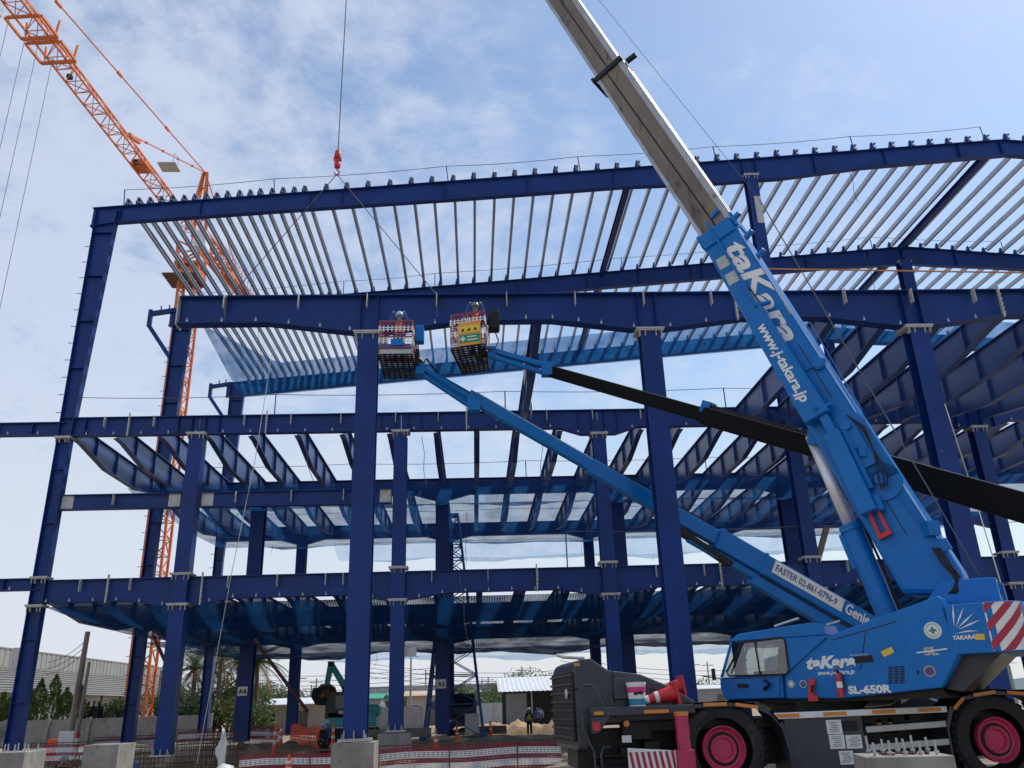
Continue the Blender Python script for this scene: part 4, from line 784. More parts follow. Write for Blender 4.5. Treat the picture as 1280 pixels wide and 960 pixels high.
# ------------------------------------------------------------------ people
def skin_body(pts, edges, rad, name, material, parent, subs=1):
    me = bpy.data.meshes.new(name); inv = FR[parent.name].inverted(); me.from_pydata([tuple(inv @ V(p)) for p in pts], edges, [])
    o = bpy.data.objects.new(name, me); COL.objects.link(o); o.parent = parent; FR[o.name] = FR[parent.name]
    md = o.modifiers.new('skin', 'SKIN'); md.use_smooth_shade = True
    for i, r_ in enumerate(rad):
        sv = me.skin_vertices[0].data[i]; sv.radius = (r_, r_) if not isinstance(r_, tuple) else r_; sv.use_root = (i == 0)
    s_ = o.modifiers.new('sub', 'SUBSURF'); s_.levels = subs; s_.render_levels = subs
    me.materials.append(material); return o
def person(loc, label, face=0., shirt=CLOTHD, pants=CLOTHD, helmet=HELW, vest=None, arms='down', bend=0., crouch=0., h=1.7, group='site workers'):
    """face: heading angle about Z, 0 looks towards -Y (the camera)"""
    r_ = thing('person', loc, label, 'person', group); k = h/1.7; R_ = Matrix.Rotation(face, 3, 'Z'); o = V(loc)
    def P_(x, y, z):
        if z > .88 and bend: 
            a = bend; yy, zz = y, z-.9; y, z = yy*math.cos(a)-zz*math.sin(a), .9+yy*math.sin(a)+zz*math.cos(a)
        z2 = z-crouch*(min(z, .9)/.9)
        if crouch and .2 < z < .75: y -= crouch*.7*(1-abs(z-.48)/.3)
        return o+R_ @ (V((x, y, z2))*k)
    ha = {'down': ((.25, -.03, 1.12), (.27, -.10, .88)), 'up': ((.27, -.2, 1.35), (.16, -.36, 1.62)), 'front': ((.25, -.10, 1.14), (.14, -.36, 1.12))}[arms]
    pts = [P_(0, 0, .92), P_(0, 0, 1.1), P_(0, .0, 1.32), P_(0, 0, 1.44), P_(0, -.01, 1.52), P_(0, -.02, 1.62), P_(0, -.02, 1.68)]; rad = [.13, .12, .135, .09, .055, .088, .07]
    ed = [(0, 1), (1, 2), (2, 3), (3, 4), (4, 5), (5, 6)]
    for s_ in (-1, 1):
        b = len(pts); pts += [P_(s_*.18, 0, 1.40), P_(s_*ha[0][0], ha[0][1], ha[0][2]), P_(s_*ha[1][0], ha[1][1], ha[1][2]), P_(s_*(ha[1][0]-.01), ha[1][1]-.06, ha[1][2]-.07)]; rad += [.062, .046, .034, .036]; ed += [(2, b), (b, b+1), (b+1, b+2), (b+2, b+3)]
        b = len(pts); pts += [P_(s_*.10, 0, .86), P_(s_*.11, -.01, .48), P_(s_*.11, .02, .09), P_(s_*.12, -.12, .04)]; rad += [.09, .062, .045, .04]; ed += [(0, b), (b, b+1), (b+1, b+2), (b+2, b+3)]
    skin_body([p*1 for p in pts], ed, [q*k for q in rad], 'body', SKIN, r_)
    # clothes as slightly larger shells
    tp = [0, 1, 2, 3]; sp_ = [pts[i] for i in tp]; se = [(0, 1), (1, 2), (2, 3)]; sr = [.15, .145, .155, .10]
    for b in (7, 15): c = len(sp_); sp_ += [pts[b], pts[b+1], pts[b+2]]; sr += [.075, .06, .048]; se += [(2, c), (c, c+1), (c+1, c+2)]
    skin_body(sp_, se, [q*k for q in sr], 'shirt', shirt, r_)
    tp_ = [pts[0]]; te = []; tr_ = [.152]
    for b in (11, 19): c = len(tp_); tp_ += [pts[b], pts[b+1], pts[b+2]]; tr_ += [.105, .078, .062]; te += [(0, c), (c, c+1), (c+1, c+2)]
    skin_body(tp_, te, [q*k for q in tr_], 'trousers', pants, r_)
    for b in (13, 21): MB().tube(pts[b], pts[b+1], .06*k, .055*k, 8).build('boot', BLACK, r_)
    if vest is not None: skin_body([pts[0]+UP*.05, pts[1], pts[2], pts[3]-UP*.02], [(0, 1), (1, 2), (2, 3)], [.165*k, .16*k, .172*k, .11*k], 'vest', vest, r_)
    if helmet is not None:
        ux = (pts[6]-pts[5]).normalized(); MB().lathe([(.135, .0), (.125, .03), (.118, .06), (.09, .12), (.04, .15), (.0, .155)], pts[5]+ux*.015, ux, 16).build('helmet', helmet, r_, smooth=True)
    fw = R_ @ V((0, -1, 0)); hd_ = pts[5]+fw*.085*k
    MB().box(hd_+fw*.01-UP*.01, (.03, .03, .04)).build('nose', SKIN, r_)
    e_ = MB(); sx_ = R_ @ V((1, 0, 0))
    for s_ in (-1, 1): e_.lathe([(0, 0), (.012, .004), (.012, .008)], hd_+sx_*.033*s_+UP*.012, fw, 8)
    e_.build('eyes', BLKMET, r_); return r_

# ------------------------------------------------------------------ boom lifts
def basket(root, corners, z, stripes, sign):
    """corners: near-left, near-right, far-right, far-left on the plan"""
    c = [V((x, y, z)) for x, y in corners]; H_ = 1.08
    fl = MB(); 
    for i in range(13):
        k = i/12; fl.bar(c[0].lerp(c[3], k), c[1].lerp(c[2], k), .05, .03)
    for i in range(7): k = i/6; fl.bar(c[0].lerp(c[1], k)-UP*.035, c[3].lerp(c[2], k)-UP*.035, .05, .03)
    fl.build('platform_grating', BLKMET, root)
    for i in range(4):
        a, b = c[i], c[(i+1) % 4]; q = MB().tube(a+UP*H_, b+UP*H_, .022, n=8).tube(a+UP*.55, b+UP*.55, .018, n=8).tube(a+UP*.02, b+UP*.02, .024, n=8).bar(a+UP*.10, b+UP*.10, .012, .15)
        n_ = 4 if (a-b).length > 1.5 else 2
        for k in range(n_+1): p = a.lerp(b, k/n_); q.tube(p, p+UP*H_, .018, n=6)
        q.build('guard_rail', CBLUE if not stripes else GALV, root)
        if stripes:
            for j in range(5):
                u0, u1 = .16+j*.19, .16+(j+1)*.19; st_ = MB(); L_ = (b-a).length; nn = max(6, int(L_/.11)); out_ = ((a+b)/2-(c[0]+c[2])/2).normalized()*.03
                if j % 2 == 0:
                    for (zz) in (u0+.03, u0+.09, u0+.15): st_.bar(a+out_+UP*zz, b+out_+UP*zz, .01, .026)
                else:
                    for k in range(nn+1): p = a.lerp(b, k/nn)+out_; st_.bar(p+UP*u0, p+UP*u1, .03, .008, up=out_.normalized())
                    st_.bar(a+out_+UP*(u0+.06), b+out_+UP*(u0+.06), .01, .022).bar(a+out_+UP*(u0+.13), b+out_+UP*(u0+.13), .01, .022)
                st_.build('striped_mesh', REDMESH if j % 2 == 0 else WHTMESH, root)
def lift_chassis(root, p, ang):
    R_ = Matrix.Rotation(ang, 3, 'Z'); o = V((p.x, p.y, 0))
    MB().box(o+UP*1.9, (2.6, 2.2, .9), R_).build('turntable', CBLUE, root, bevel=.05)
    ch = MB().box(o+UP*.95, (3.6, 1.5, .6), R_).build('chassis', BLKMET, root, bevel=.04)
    for a in (-1.5, 1.5):
        for b in (-1.05, 1.05):
            w0 = o+R_ @ V((a, b-.2, .6)); MB().lathe([(.35, 0), (.58, .03), (.6, .1), (.6, .32), (.58, .38), (.35, .4)], w0, R_ @ V((0, 1, 0)), 28).build('wheel', BLACK, root)
# left lift: blue boom
zb = at(498, 443, 22.6).z; A_ = V((-.69, 23.9, 11.03)); dirb = (V((15.5, 28.5, 2.5))-A_).normalized()
L1 = thing('boom_lift', (15.5, 28.5, 0), 'blue boom lift whose striped basket hangs beside the left pedestal column', 'boom lift', 'boom lifts')
cor = [(-2.66, 22.6), (-1.70, 22.6), (-1.66, 24.45), (-2.68, 24.45)]
basket(L1, cor, zb, True, False)
MB().box((-2.2, 22.62, zb+.27), (.9, .1, .12)).box((-2.15, 22.6, zb+.36), (.34, .2, .2)).build('tool_tray', CBLUE, L1); MB().box((-1.52, 23.2, zb+.9), (.26, .35, .55)).build('control_box', CBLUE, L1, bevel=.04)
e = at(525, 462, 23.5); j1 = at(592, 505, 24.1)
MB().path([(-1.7, 23.5, zb+.3), (-1.45, 23.5, zb+.1), e, e+(j1-e)*.12], .09, 10).box((-1.62, 23.5, zb+.2), (.16, .5, .5)).build('basket_mount', BLKMET, L1)
MB().bar(e+UP*.09, j1+UP*.12, .2, .16).bar(e-UP*.12, j1-UP*.16, .14, .10).tube(e+(j1-e)*.1+UP*.02, j1-UP*.02, .05, n=10).box(e, (.26, .3, .36)).box(j1, (.4, .35, .5)).build('jib_arm', CBLUE, L1, bevel=.015)
MB().path([e+UP*.2, e+UP*.35+V((.2, 0, 0)), e.lerp(j1, .35)+UP*.22, j1+UP*.3, A_+dirb*2.2+UP*.2], .035, 6).build('hose', BLACK, L1)
up_b = dirb.cross(V((0, -1, 0))).normalized()
if up_b.z < 0: up_b = -up_b
sx_b = dirb.cross(up_b)
def bp(t, c=0, s_=0): return A_+dirb*t+up_b*c+sx_b*s_
s1 = MB().bar(bp(.7), bp(6.2), .30, .36, up=up_b).build('boom_section', CBLUE, L1, bevel=.03); MB().bar(bp(.9, .192), bp(6.2, .192), .24, .02, up=up_b).build('wear_strip', GALV, s1)
s2 = MB().bar(bp(5.1, -.03), bp(10.0, -.03), .38, .47, up=up_b).build('boom_section', CBLUE, L1, bevel=.03)
tr = MB().bar(bp(5.6, .25, -.1), bp(9.5, .25, -.1), .2, .07, up=up_b)
for k in range(40): tr.bar(bp(5.7+k*.095, .30, -.1), bp(5.74+k*.095, .30, -.1), .22, .05, up=up_b)
tr.build('cable_track', BLKMET, s2)
s3 = MB().bar(bp(9.8, -.04), bp(18.6, -.06), .56, .66, up=up_b).build('boom_section', CBLUE, L1, bevel=.04)
MB().bar(bp(9.0, -.48), bp(11.6, -.5), .3, .22, up=up_b).bar(bp(11.4, -.62), bp(18, -.70), .34, .34, up=up_b).build('lower_arm', CBLUE, L1, bevel=.03)
MB().bar(bp(8.6, -.42), bp(10.6, -.55), .36, .16, up=up_b).build('cable_tray', BLKMET, s3)
for t in (9.85, 11.5): MB().bar(bp(t, -.04), bp(t+.08, -.04), .60, .70, up=up_b).build('section_collar', CBLUE, s3)
sgn = 1 if sx_b.y < 0 else -1
pt = bp(11.85, .03, .30*sgn); pe = bp(14.55, .03, .30*sgn); MB().bar(pt, pe, .012, .42, up=up_b).build('name_board', WHITE, s3)
letters('FASTER 02-861-0796-9', .29, bp(11.93, -.07, .31*sgn), dirb, up_b, mat('board_ink', (.05, .06, .22)), s3, bold=.004, sx=.86)
letters('Genie', .46, bp(14.65, -.13, .296*sgn), dirb, up_b, WPAINT, s3, bold=.012, sx=.86); letters('S-125', .40, bp(16.0, -.13, .296*sgn), dirb, up_b, WPAINT, s3, bold=.012)
lift_chassis(L1, V((15.5, 28.5, 0)), .27)
# right lift: dark boom
A2 = V((2.45, 23.2, 11.1)); E2 = V((13.5, 11.75, 2.5)); d2 = (E2-A2).normalized()
L2 = thing('boom_lift', (13.5, 11.75, 0), 'boom lift with a long black boom passing behind the crane, signs on its basket', 'boom lift', 'boom lifts')
zb2 = at(586, 433, 22.4).z; g_ = lambda u, v: (at(u, v, 22.4)-CAM)*((zb2-1.75)/(at(u, v, 22.4).z-1.75))+CAM
cor2 = [tuple(g_(u, v).xy) for u, v in ((564, 436), (606, 430), (611, 462), (579, 467))]
basket(L2, cor2, zb2, True, True)
nl, nr = V(cor2[0]+(zb2,)), V(cor2[1]+(zb2,)); ed = (nr-nl).normalized()
q0 = nl.lerp(nr, .22)+V((0, -.07, .0)); q1 = nl.lerp(nr, .88)+V((0, -.07, .0))
sb = MB().bar(q0+UP*.38, q1+UP*.38, .012, .74).build('sign_board', mat('orange_sign', (.75, .30, .03)), L2)
MB().bar(q0+UP*.22+ed*.03+V((0, -.012, 0)), q1+UP*.22-ed*.03+V((0, -.012, 0)), .008, .26).build('green_panel', mat('sign_green', (.01, .25, .12)), sb); MB().bar(q0+UP*.52+ed*.03+V((0, -.012, 0)), q1+UP*.52-ed*.03+V((0, -.012, 0)), .008, .22).build('yellow_panel', YEL, sb)
p = q0.lerp(q1, .2)+UP*.22+V((0, -.02, 0)); MB().bar(p-ed*.08, p+ed*.08, .006, .05).bar(p-UP*.08+V((0, -.002, 0)), p+UP*.08+V((0, -.002, 0)), .05, .006, up=(0, 1, 0)).build('white_cross', WPAINT, sb)
for zz, a0, a1 in ((.27, .40, .80), (.17, .40, .86)): MB().bar(q0.lerp(q1, a0)+UP*zz+V((0, -.02, 0)), q0.lerp(q1, a1)+UP*zz+V((0, -.02, 0)), .005, .035).build('print_line', WPAINT, sb)
for k in range(3): 
    p = q0.lerp(q1, .2+.28*k)+UP*.46+V((0, -.02, 0)); MB().add([p-ed*.06, p+ed*.06, p+UP*.11], [(0, 1, 2)]).build('warning_triangle', BLKMET, sb)
MB().box(nr+V((.30, .6, 1.0)), (.34, .4, .62)).build('control_box', BLKMET, L2, bevel=.05); MB().path([nr+V((.3, .5, .7)), nr+V((.42, .45, .3)), nr+V((.3, .5, .05)), nr+V((.1, .6, .1))], .02, 6).build('hose', BLACK, L2)
e2 = at(614, 441, 23.0); j2 = at(684, 462, 23.15)
MB().path([V((cor2[1][0], cor2[1][1]+.5, zb2+.05)), e2+V((-.35, 0, -.15)), e2], .09, 10).build('basket_mount', BLKMET, L2)
MB().bar(e2+UP*.08, j2+UP*.10, .18, .15).bar(e2-UP*.12, j2-UP*.15, .14, .11).box(e2, (.22, .26, .34)).box(j2, (.35, .3, .42)).build('jib_arm', CBLUE, L2, bevel=.015)
up2 = d2.cross(V((-.7, -.7, 0))).normalized(); up2 = up2 if up2.z > 0 else -up2; b2 = lambda t, c=0: A2+d2*t+up2*c
bs = MB().bar(b2(-.1), b2(5.9), .30, .35, up=up2).build('boom_section', SLEEVE, L2, bevel=.05); MB().bar(b2(5.6, -.02), b2(10.4, -.02), .37, .44, up=up2).build('boom_section', SLEEVE, L2, bevel=.05); MB().bar(b2(10.2, -.03), b2(18.2, -.03), .46, .56, up=up2).build('boom_section', SLEEVE, L2, bevel=.05)
tr = MB().bar(b2(5.7, .23), b2(10.2, .23), .2, .07, up=up2)
for k in range(46): tr.bar(b2(5.75+k*.095, .27), b2(5.79+k*.095, .27), .22, .05, up=up2)
tr.build('cable_track', BLKMET, bs); MB().bar(b2(5.5, .2), b2(5.75, .2), .3, .3, up=up2).build('blue_clamp', CBLUE, bs)
lift_chassis(L2, V((13.5, 11.75, 0)), -.8)
person((-2.15, 23.3, zb+.02), 'worker in light blue helmet standing in the left lift basket', 0, CLOTHB, CLOTHB, HELB, VESTO, 'up', h=1.62)
cm = (V(cor2[0])+V(cor2[1])+V(cor2[2])+V(cor2[3]))/4; person((cm.x+.12, cm.y-.3, zb2+.02), 'worker in grey helmet and orange vest in the right lift basket', 0, CLOTHB, CLOTHB, HELG, VESTO, 'up', h=1.66)

# ------------------------------------------------------------------ tower crane
def lattice(mb, p, q, w, h, n, rc, rb, up=(0, 0, 1), tri=False):
    p, q, up = V(p), V(q), V(up); d = (q-p).normalized(); sx = d.cross(up).normalized(); uy = sx.cross(d)
    cs = [(-w/2, -h/2), (w/2, -h/2), (0, h/2)] if tri else [(-w/2, -h/2), (w/2, -h/2), (w/2, h/2), (-w/2, h/2)]
    C_ = lambda k, i: p.lerp(q, k/n)+sx*cs[i][0]+uy*cs[i][1]
    m_ = len(cs)
    for i in range(m_): mb.bar(C_(0, i), C_(n, i), rc*2, rc*2)
    for i in range(m_):
        j = (i+1) % m_
        for k in range(n):
            a, b = (C_(k, i), C_(k+1, j)) if k % 2 == 0 else (C_(k, j), C_(k+1, i)); mb.bar(a, b, rb*2, rb*2)
            mb.bar(C_(k, i), C_(k, j), rb*1.7, rb*1.7)
    return mb
TX, TY = -27.75, 75.0
TC = thing('tower_crane', (TX, TY, 0), 'orange lattice tower crane behind the left end of the frame, its jib reaching overhead', 'tower crane')
lattice(MB(), (TX, TY, -.2), (TX, TY, 42.5), 1.6, 1.6, 28, .10, .045, up=(0, 1, 0)).build('mast', ORANGE, TC)
MB().box((TX, TY, .2), (3.6, 3.6, .8)).build('foundation', CONC, TC)
rdir = WX*F+RX*(695-640)+UX*(480-882); JD = V((-rdir.x, -rdir.y, 0)).normalized()      # the jib comes towards the viewer
RT = V((TX-.05, TY, 47.9)); JS = JD.cross(UP)
lattice(MB(), (TX, TY, 42.5), (TX-.2, TY, 46.3), 2.1, 2.1, 3, .13, .07, up=(0, 1, 0)).lathe([(1.5, 0), (1.5, .5), (1.2, .5), (1.2, .9)], (TX, TY, 42.3), UP, 20).box((TX, TY, 43.7), (2.6, 2.6, .3)).build('slewing_unit', ORANGE, TC)
MB().box((TX-.4, TY-.6, 42.0), (3.2, 3.0, .15)).build('access_platform', RUST, TC)
MB().box(RT+JD*1.6-JS*1.5-UP*2.2, (1.3, 1.5, 1.8)).build('operator_cab', WHITE, TC, bevel=.1)
AP = RT+UP*7.6-JD*.6
a_ = MB()
for o in (-.7, .7): a_.bar(RT+JS*o-JD*.9, AP+JS*o*.25, .28, .28).bar(RT+JS*o+JD*.5, AP+JS*o*.25, .22, .22)
for k in (.25, .5, .75): a_.bar((RT-JS*.7-JD*.9).lerp(AP, k), (RT+JS*.7-JD*.9).lerp(AP, k), .14, .14)
a_.build('tower_head', ORANGE, TC)
lattice(MB(), RT+JD*1.0, RT+JD*60, 1.3, 1.35, 46, .062, .028, tri=True).build('jib', ORANGE, TC)
lattice(MB(), RT-JD*1.0, RT-JD*9, 1.5, 1.2, 7, .1, .05).build('counter_jib', ORANGE, TC)
MB().bar(RT-JD*8.5+UP*.1+JS*.5, RT-JD*17+UP*.1+JS*.5, .35, .9).bar(RT-JD*8.5+UP*.1-JS*.5, RT-JD*17+UP*.1-JS*.5, .35, .9).bar(RT-JD*9+UP*.35, RT-JD*16.8+UP*.35, 1.0, .12).build('counter_jib_deck', ORANGE, TC)
MB().bar(RT-JD*13.5-UP*.6, RT-JD*16.5-UP*.6, 1.3, 2.6).build('counterweight', CONC, TC)
MB().bar(RT-JD*10+UP*.9, RT-JD*12+UP*.9, 1.2, 1.2).build('winch_house', TAB, TC)
rl_ = MB()
for o in (-.8, .8):
    for k in range(12): rl_.tube(RT-JD*(5+k)+JS*o+UP*.4, RT-JD*(5+k)+JS*o+UP*1.5, .03, n=5)
    rl_.tube(RT-JD*5+JS*o+UP*1.5, RT-JD*16+JS*o+UP*1.5, .03, n=5)
rl_.build('walkway_railing', RED, TC)
for l, t in ((14.6, .0), (44, 0)): 
    e_ = RT+JD*l+UP*.85; tb = MB().bar(AP, e_, .09, .09)
    for k in range(1, 5): tb.bar(AP.lerp(e_, k/5-.008), AP.lerp(e_, k/5+.008), .2, .2)
    tb.build('tie_bar', ORANGE, TC)
    MB().bar(e_-JD*.1, e_-JD*1.9+UP*.5, .3, .3).build('tie_bracket', ORANGE, TC)
MB().bar(AP, RT-JD*14+UP*.6, .1, .1).build('tie_bar', ORANGE, TC)
# walkway box half way out and the trolley
MB().box(RT+JD*11.4-UP*.2+JS*.2, (1.2, 1.4, .6)).build('jib_winch', ORANGE, TC)
MB().box(RT+JD*10.8-JS*2.0-UP*.0, (1.6, 1.4, .10)).tube(RT+JD*10.4-JS*2.6, RT+JD*10.4-JS*2.6+UP*1.1, .03, n=5).tube(RT+JD*11.3-JS*2.6, RT+JD*11.3-JS*2.6+UP*1.1, .03, n=5).tube(RT+JD*11.3-JS*2.6+UP*1.1, RT+JD*10.4-JS*2.6+UP*1.1, .03, n=5).build('jib_platform', TAB, TC)
for l in (12.4, 23.1): MB().box(RT+JD*l+JS*.2-UP*.5, (.35, .35, .3)).build('jib_floodlight', BLKMET, TC)
for l in (24.9, 27.3):
    c_ = RT+JD*l-UP*.75; tr_ = MB().bar(c_-JS*1.3, c_+JS*1.3, .24, .18).bar(c_-JS*1.3-JD*.0, c_-JS*1.3+JD*2.0, .14, .2).bar(c_+JS*1.3, c_+JS*1.3+JD*2.0, .14, .2).bar(c_-JS*1.1+UP*.3, c_-JS*1.2+UP*1.5, .12, .12).bar(c_+JS*1.1+UP*.3, c_+JS*1.2+UP*1.5, .12, .12).bar(c_+JD*2-JS*1.2, c_+JD*2+JS*1.2, .2, .16); tr_.build('trolley', ORANGE, TC)
cg = RT+JD*30.2+JS*1.9-UP*.9; q_ = MB().box(cg, (1.3, 1.3, .08))
for a in (-.6, .6):
    for b in (-.6, .6): q_.tube(cg+V((a, b, 0)), cg+V((a, b, 1.1)), .03, n=5)
for z_ in (.55, 1.1): 
    for a, b, c, d in ((-.6, -.6, .6, -.6), (.6, -.6, .6, .6), (.6, .6, -.6, .6), (-.6, .6, -.6, -.6)): q_.tube(cg+V((a, b, z_)), cg+V((c, d, z_)), .03, n=5)
q_.build('trolley_cage', WHITE, TC)
hr = MB()
for l, o in ((27.6, -.2), (28.3, .3), (29.4, .9), (25.6, .0)): p_ = RT+JD*l+JS*o-UP*.9; hr.tube(p_, p_-UP*38, .018, n=5)
hr.build('hoist_rope', ROPE, TC)

# ------------------------------------------------------------------ lifelines and hanging ropes on the frame
def lifeline(pts, hts, label, r=.016, post=NAVY, lean=0.):
    r_ = thing('lifeline', pts[0], label, 'lifeline', 'lifelines'); prev = None; cb_ = MB(); path_ = []
    for i, p in enumerate(pts):
        p = V(p); tpp = p+V((lean*hts, 0, hts)); MB().tube(p, tpp, .028, n=6).build('post', post, r_)
        if prev is not None: path_ += [prev.lerp(tpp, k/8)-UP*(.10*bow(k/8)) for k in range(8)]
        prev = tpp
    path_.append(prev); cb_.path(path_, r, 5).build('cable', ROPE, r_)
lifeline([(x, Y0, ztop(x)) for x in (-17.2, -9.8, -1.0, 5.9, 13.2, 20.8, 28.2)], 1.0, 'thin lifeline cable on short posts along the front roof beam', lean=-.1)
lifeline([(x, Y1, ztop(x)) for x in (-17, -8, -2.2, 10, 19, 27, 36)], 1.0, 'thin lifeline cable on short posts along the second roof beam')
lifeline([(x, Y0+.1, 14.5) for x in (-18, -9, 1.6, 12, 24, 32)], 1.05, 'thin lifeline cable on posts along the front upper floor beams')
lifeline([(x, Y1, 14.3) for x in (-17, -7, 3.2, 14, 26, 36)], 1.05, 'thin lifeline cable on posts along the second upper floor beams')
lifeline([(x, Y2, 14.3) for x in (-17, -7, 2.3, 14, 26, 36)], 1.05, 'thin lifeline cable on posts along the rear upper floor beams')
lifeline([(x, Y0+.1, 7.3) for x in (4.1, 15, 26, 32)], 1.6, 'thin lifeline cable on posts along the front lower floor beams')
def rope(pts, label, m=ROPE, r=.014): tag(MB().path(pts, r, 5).build('hanging_rope', m), label, 'rope', 'ropes hanging from the frame')
a, b = at(340, 440, 36.0), at(246, 955, 33)
rope([a, a.lerp(b, .3)+V((.1, 0, -.2)), a.lerp(b, .6), b], 'long pale rope hanging from roof height to the ground beside the stout box column', ROPEW, .014)
a, b = at(1181, 505, 24.2), at(1262, 765, 20); rope([a, a.lerp(b, .5)+V((.03, 0, -.05)), b], 'pale rope running down along the rightmost tall column', ROPEW, .016)
for (u, v, u2, v2, Y, l) in ((376, 545, 392, 602, 36.2, 'knotted rope hanging under the front upper beam left of the pedestal column'), (527, 545, 533, 606, 36.2, 'dark knotted rope hanging under the front upper beam beside the pedestal column'), (677, 540, 677, 600, 36.2, 'thin rope hanging straight under the front upper beam behind the blue boom'),
        (1080, 315, 1105, 400, 36, 'thin rope hanging from the front roof beam near the ridge'), (574, 720, 586, 806, 36.2, 'dark rope hanging from the lower beam in front of the blue lattice tower'), (1062, 215, 1072, 252, 36.2, 'short rope end hanging from the front roof beam right of the crane boom'), (583, 640, 583, 704, 47, 'thin rope hanging below the second upper floor net'), (312, 310, 330, 470, 47, 'thin rope hanging through the purlins near the left eave')):
    a, b = at(u, v, Y), at(u2, v2, Y); rope([a, a.lerp(b, .35)+V((.05, 0, 0)), a.lerp(b, .7)-V((.06, 0, 0)), b], l)
# yellow webbing strap along the nearest girder
a, b = at(955, 336, 26), at(1290, 341, 26); tag(MB().bar(a, b, .03, .05).build('webbing_strap', REFLOR), 'orange webbing strap stretched level behind the crane boom above the nearest girder', 'strap')
# braces leaning under the lower floor
for (u, v, u2, v2, Y, l) in ((318, 800, 385, 890, 40, 'dark red prop leaning against an interior column under the lower net'), (192, 795, 210, 835, 40, 'short dark red prop beside the stout box column')):
    tag(MB().tube(at(u, v, Y), at(u2, v2, Y), .08, n=8).build('steel_prop', mat('red_oxide', (.06, .012, .016), .6)), l, 'prop', 'steel props')
tag(MB().bar(at(1033, 660, 44), at(1020, 708, 44), .3, .25).build('timber_prop', WOOD), 'brown prop leaning beside a column behind the crane lift cylinder', 'prop', 'steel props')

# ------------------------------------------------------------------ concrete pedestals and low site things
def pedestal(cx, cy, w, d, ztop_, label, bolts=0, rz=0., z0=-.8):
    r_ = thing('concrete_pedestal', (cx, cy, z0), label, 'pedestal', 'concrete pedestals', rz); R_ = Matrix.Rotation(rz, 3, 'Z')
    MB().box((cx, cy, (z0+ztop_)/2), (w, d, ztop_-z0), R_).build('block', CONC, r_, bevel=.012)
    for k in range(bolts):
        side_ = k % 2; i = k//2; n = (bolts+1)//2; p = V((-w*.36+.72*w*i/(n-1)+.03*side_, (-.5+side_)*d*.55, 0)); p = V((cx, cy, ztop_))+R_ @ p; l = rnd.uniform(.16, .22)*(1.05 if rz else 1)
        b = MB().tube(p, p+V((rnd.uniform(-.01, .01), 0, l)), .016, n=7).tube(p+UP*.03, p+UP*.055, .034, n=6); b.build('anchor_bolt', GALV, r_)
    if bolts > 8:
        m_ = MB()
        for k in range(26): m_.box((cx+rnd.uniform(-.3, .3), cy+rnd.uniform(-.2, .2), ztop_+.015), (rnd.uniform(.02, .09), rnd.uniform(.02, .05), rnd.uniform(.01, .04)), Matrix.Rotation(rnd.uniform(0, 3), 3, 'Z'))
        m_.build('rubble_crumbs', RUST, r_)
pedestal(-12.45, 25.2, 1.1, 1.2, 1.03, 'concrete pedestal with bolts at the bottom left corner, in front of the leftmost column', 8)
pedestal(-9.98, 25.3, .92, 1.2, 1.14, 'bare concrete pedestal standing between the leftmost and the stout box columns')
pedestal(XPc[0], YP+.1, 1.12, 1.15, .99, 'concrete pedestal carrying the tall left column beside the striped barrier')
for i, l in ((1, 'hidden behind the crane hood'), (2, 'behind the crane tail'), (3, 'beyond the right edge')): pedestal(XPc[i], YP+.1, 1.12, 1.15, .99, 'concrete pedestal under a tall column, '+l)
pedestal(at(494, 912, Y0).x, Y0, 1.25, 1.1, .9, 'low concrete plinth under the slim column beside the left pedestal')
pedestal(5.74, 12.1, 1.08, .95, .985, 'near concrete pedestal with ten upright anchor bolts in front of the crane', 10, rz=-.22)
# red and white mesh barriers
def barrier(pts, h, label, z0=None, bands=5, cell=.12, post=True, rail=True):
    r_ = thing('mesh_barrier', (pts[0][0], pts[0][1], 0), label, 'barrier', 'red and white mesh barriers')
    P3 = [V((x, y, gz(x, y) if z0 is None else z0)) for x, y in pts]; seg = []
    for p, q in zip(P3, P3[1:]): n = max(2, int((q-p).length/.6)); seg += [p.lerp(q, k/n) for k in range(n)]
    seg.append(P3[-1]); sag = [.025*math.sin(i*1.3)+.02*math.sin(i*.47) for i in range(len(seg))]
    bh = h/bands
    for j in range(bands):
        red = j % 2 == 0; m_ = MB()
        for i, (p, q) in enumerate(zip(seg, seg[1:])):
            s0, s1 = sag[i], sag[i+1]
            if red:
                for zz in (.15, .42, .70): m_.bar(p+UP*(j*bh+bh*zz+s0), q+UP*(j*bh+bh*zz+s1), .012, bh*.20)
                nn = max(1, int((q-p).length/cell))
                for k in range(nn): a = p.lerp(q, k/nn)+UP*(s0+(s1-s0)*k/nn); m_.bar(a+UP*j*bh, a+UP*(j+1)*bh, .02, .008, up=(0, 1, 0))
            else:
                for zz in (.0, .33, .66, .97): m_.bar(p+UP*(j*bh+bh*zz+s0), q+UP*(j*bh+bh*zz+s1), .010, bh*.17)
                nn = max(1, int((q-p).length/cell))
                for k in range(nn): a = p.lerp(q, k/nn)+UP*(s0+(s1-s0)*k/nn); m_.bar(a+UP*j*bh, a+UP*(j+1)*bh, .03, .008, up=(0, 1, 0))
        m_.build('red_band' if red else 'white_band', REDMESH if red else WHTMESH, r_)
    if post:
        for p in seg[::3]: MB().tube(p-UP*.1, p+UP*(h+.12), .02, n=6).build('post', RUST, r_)
    if rail:
        m_ = MB()
        for p, q in zip(seg, seg[1:]): m_.bar(p+UP*(h+.06), q+UP*(h+.06), .04, .04)
        m_.build('top_rail', RUST, r_)
gx = lambda u, v, Y: (at(u, v, Y).x, Y)
barrier([gx(300, 930, 27), gx(418, 928, 27)], 1.05, 'red and white mesh barrier left of the tall pedestal column', z0=-.38, bands=7)
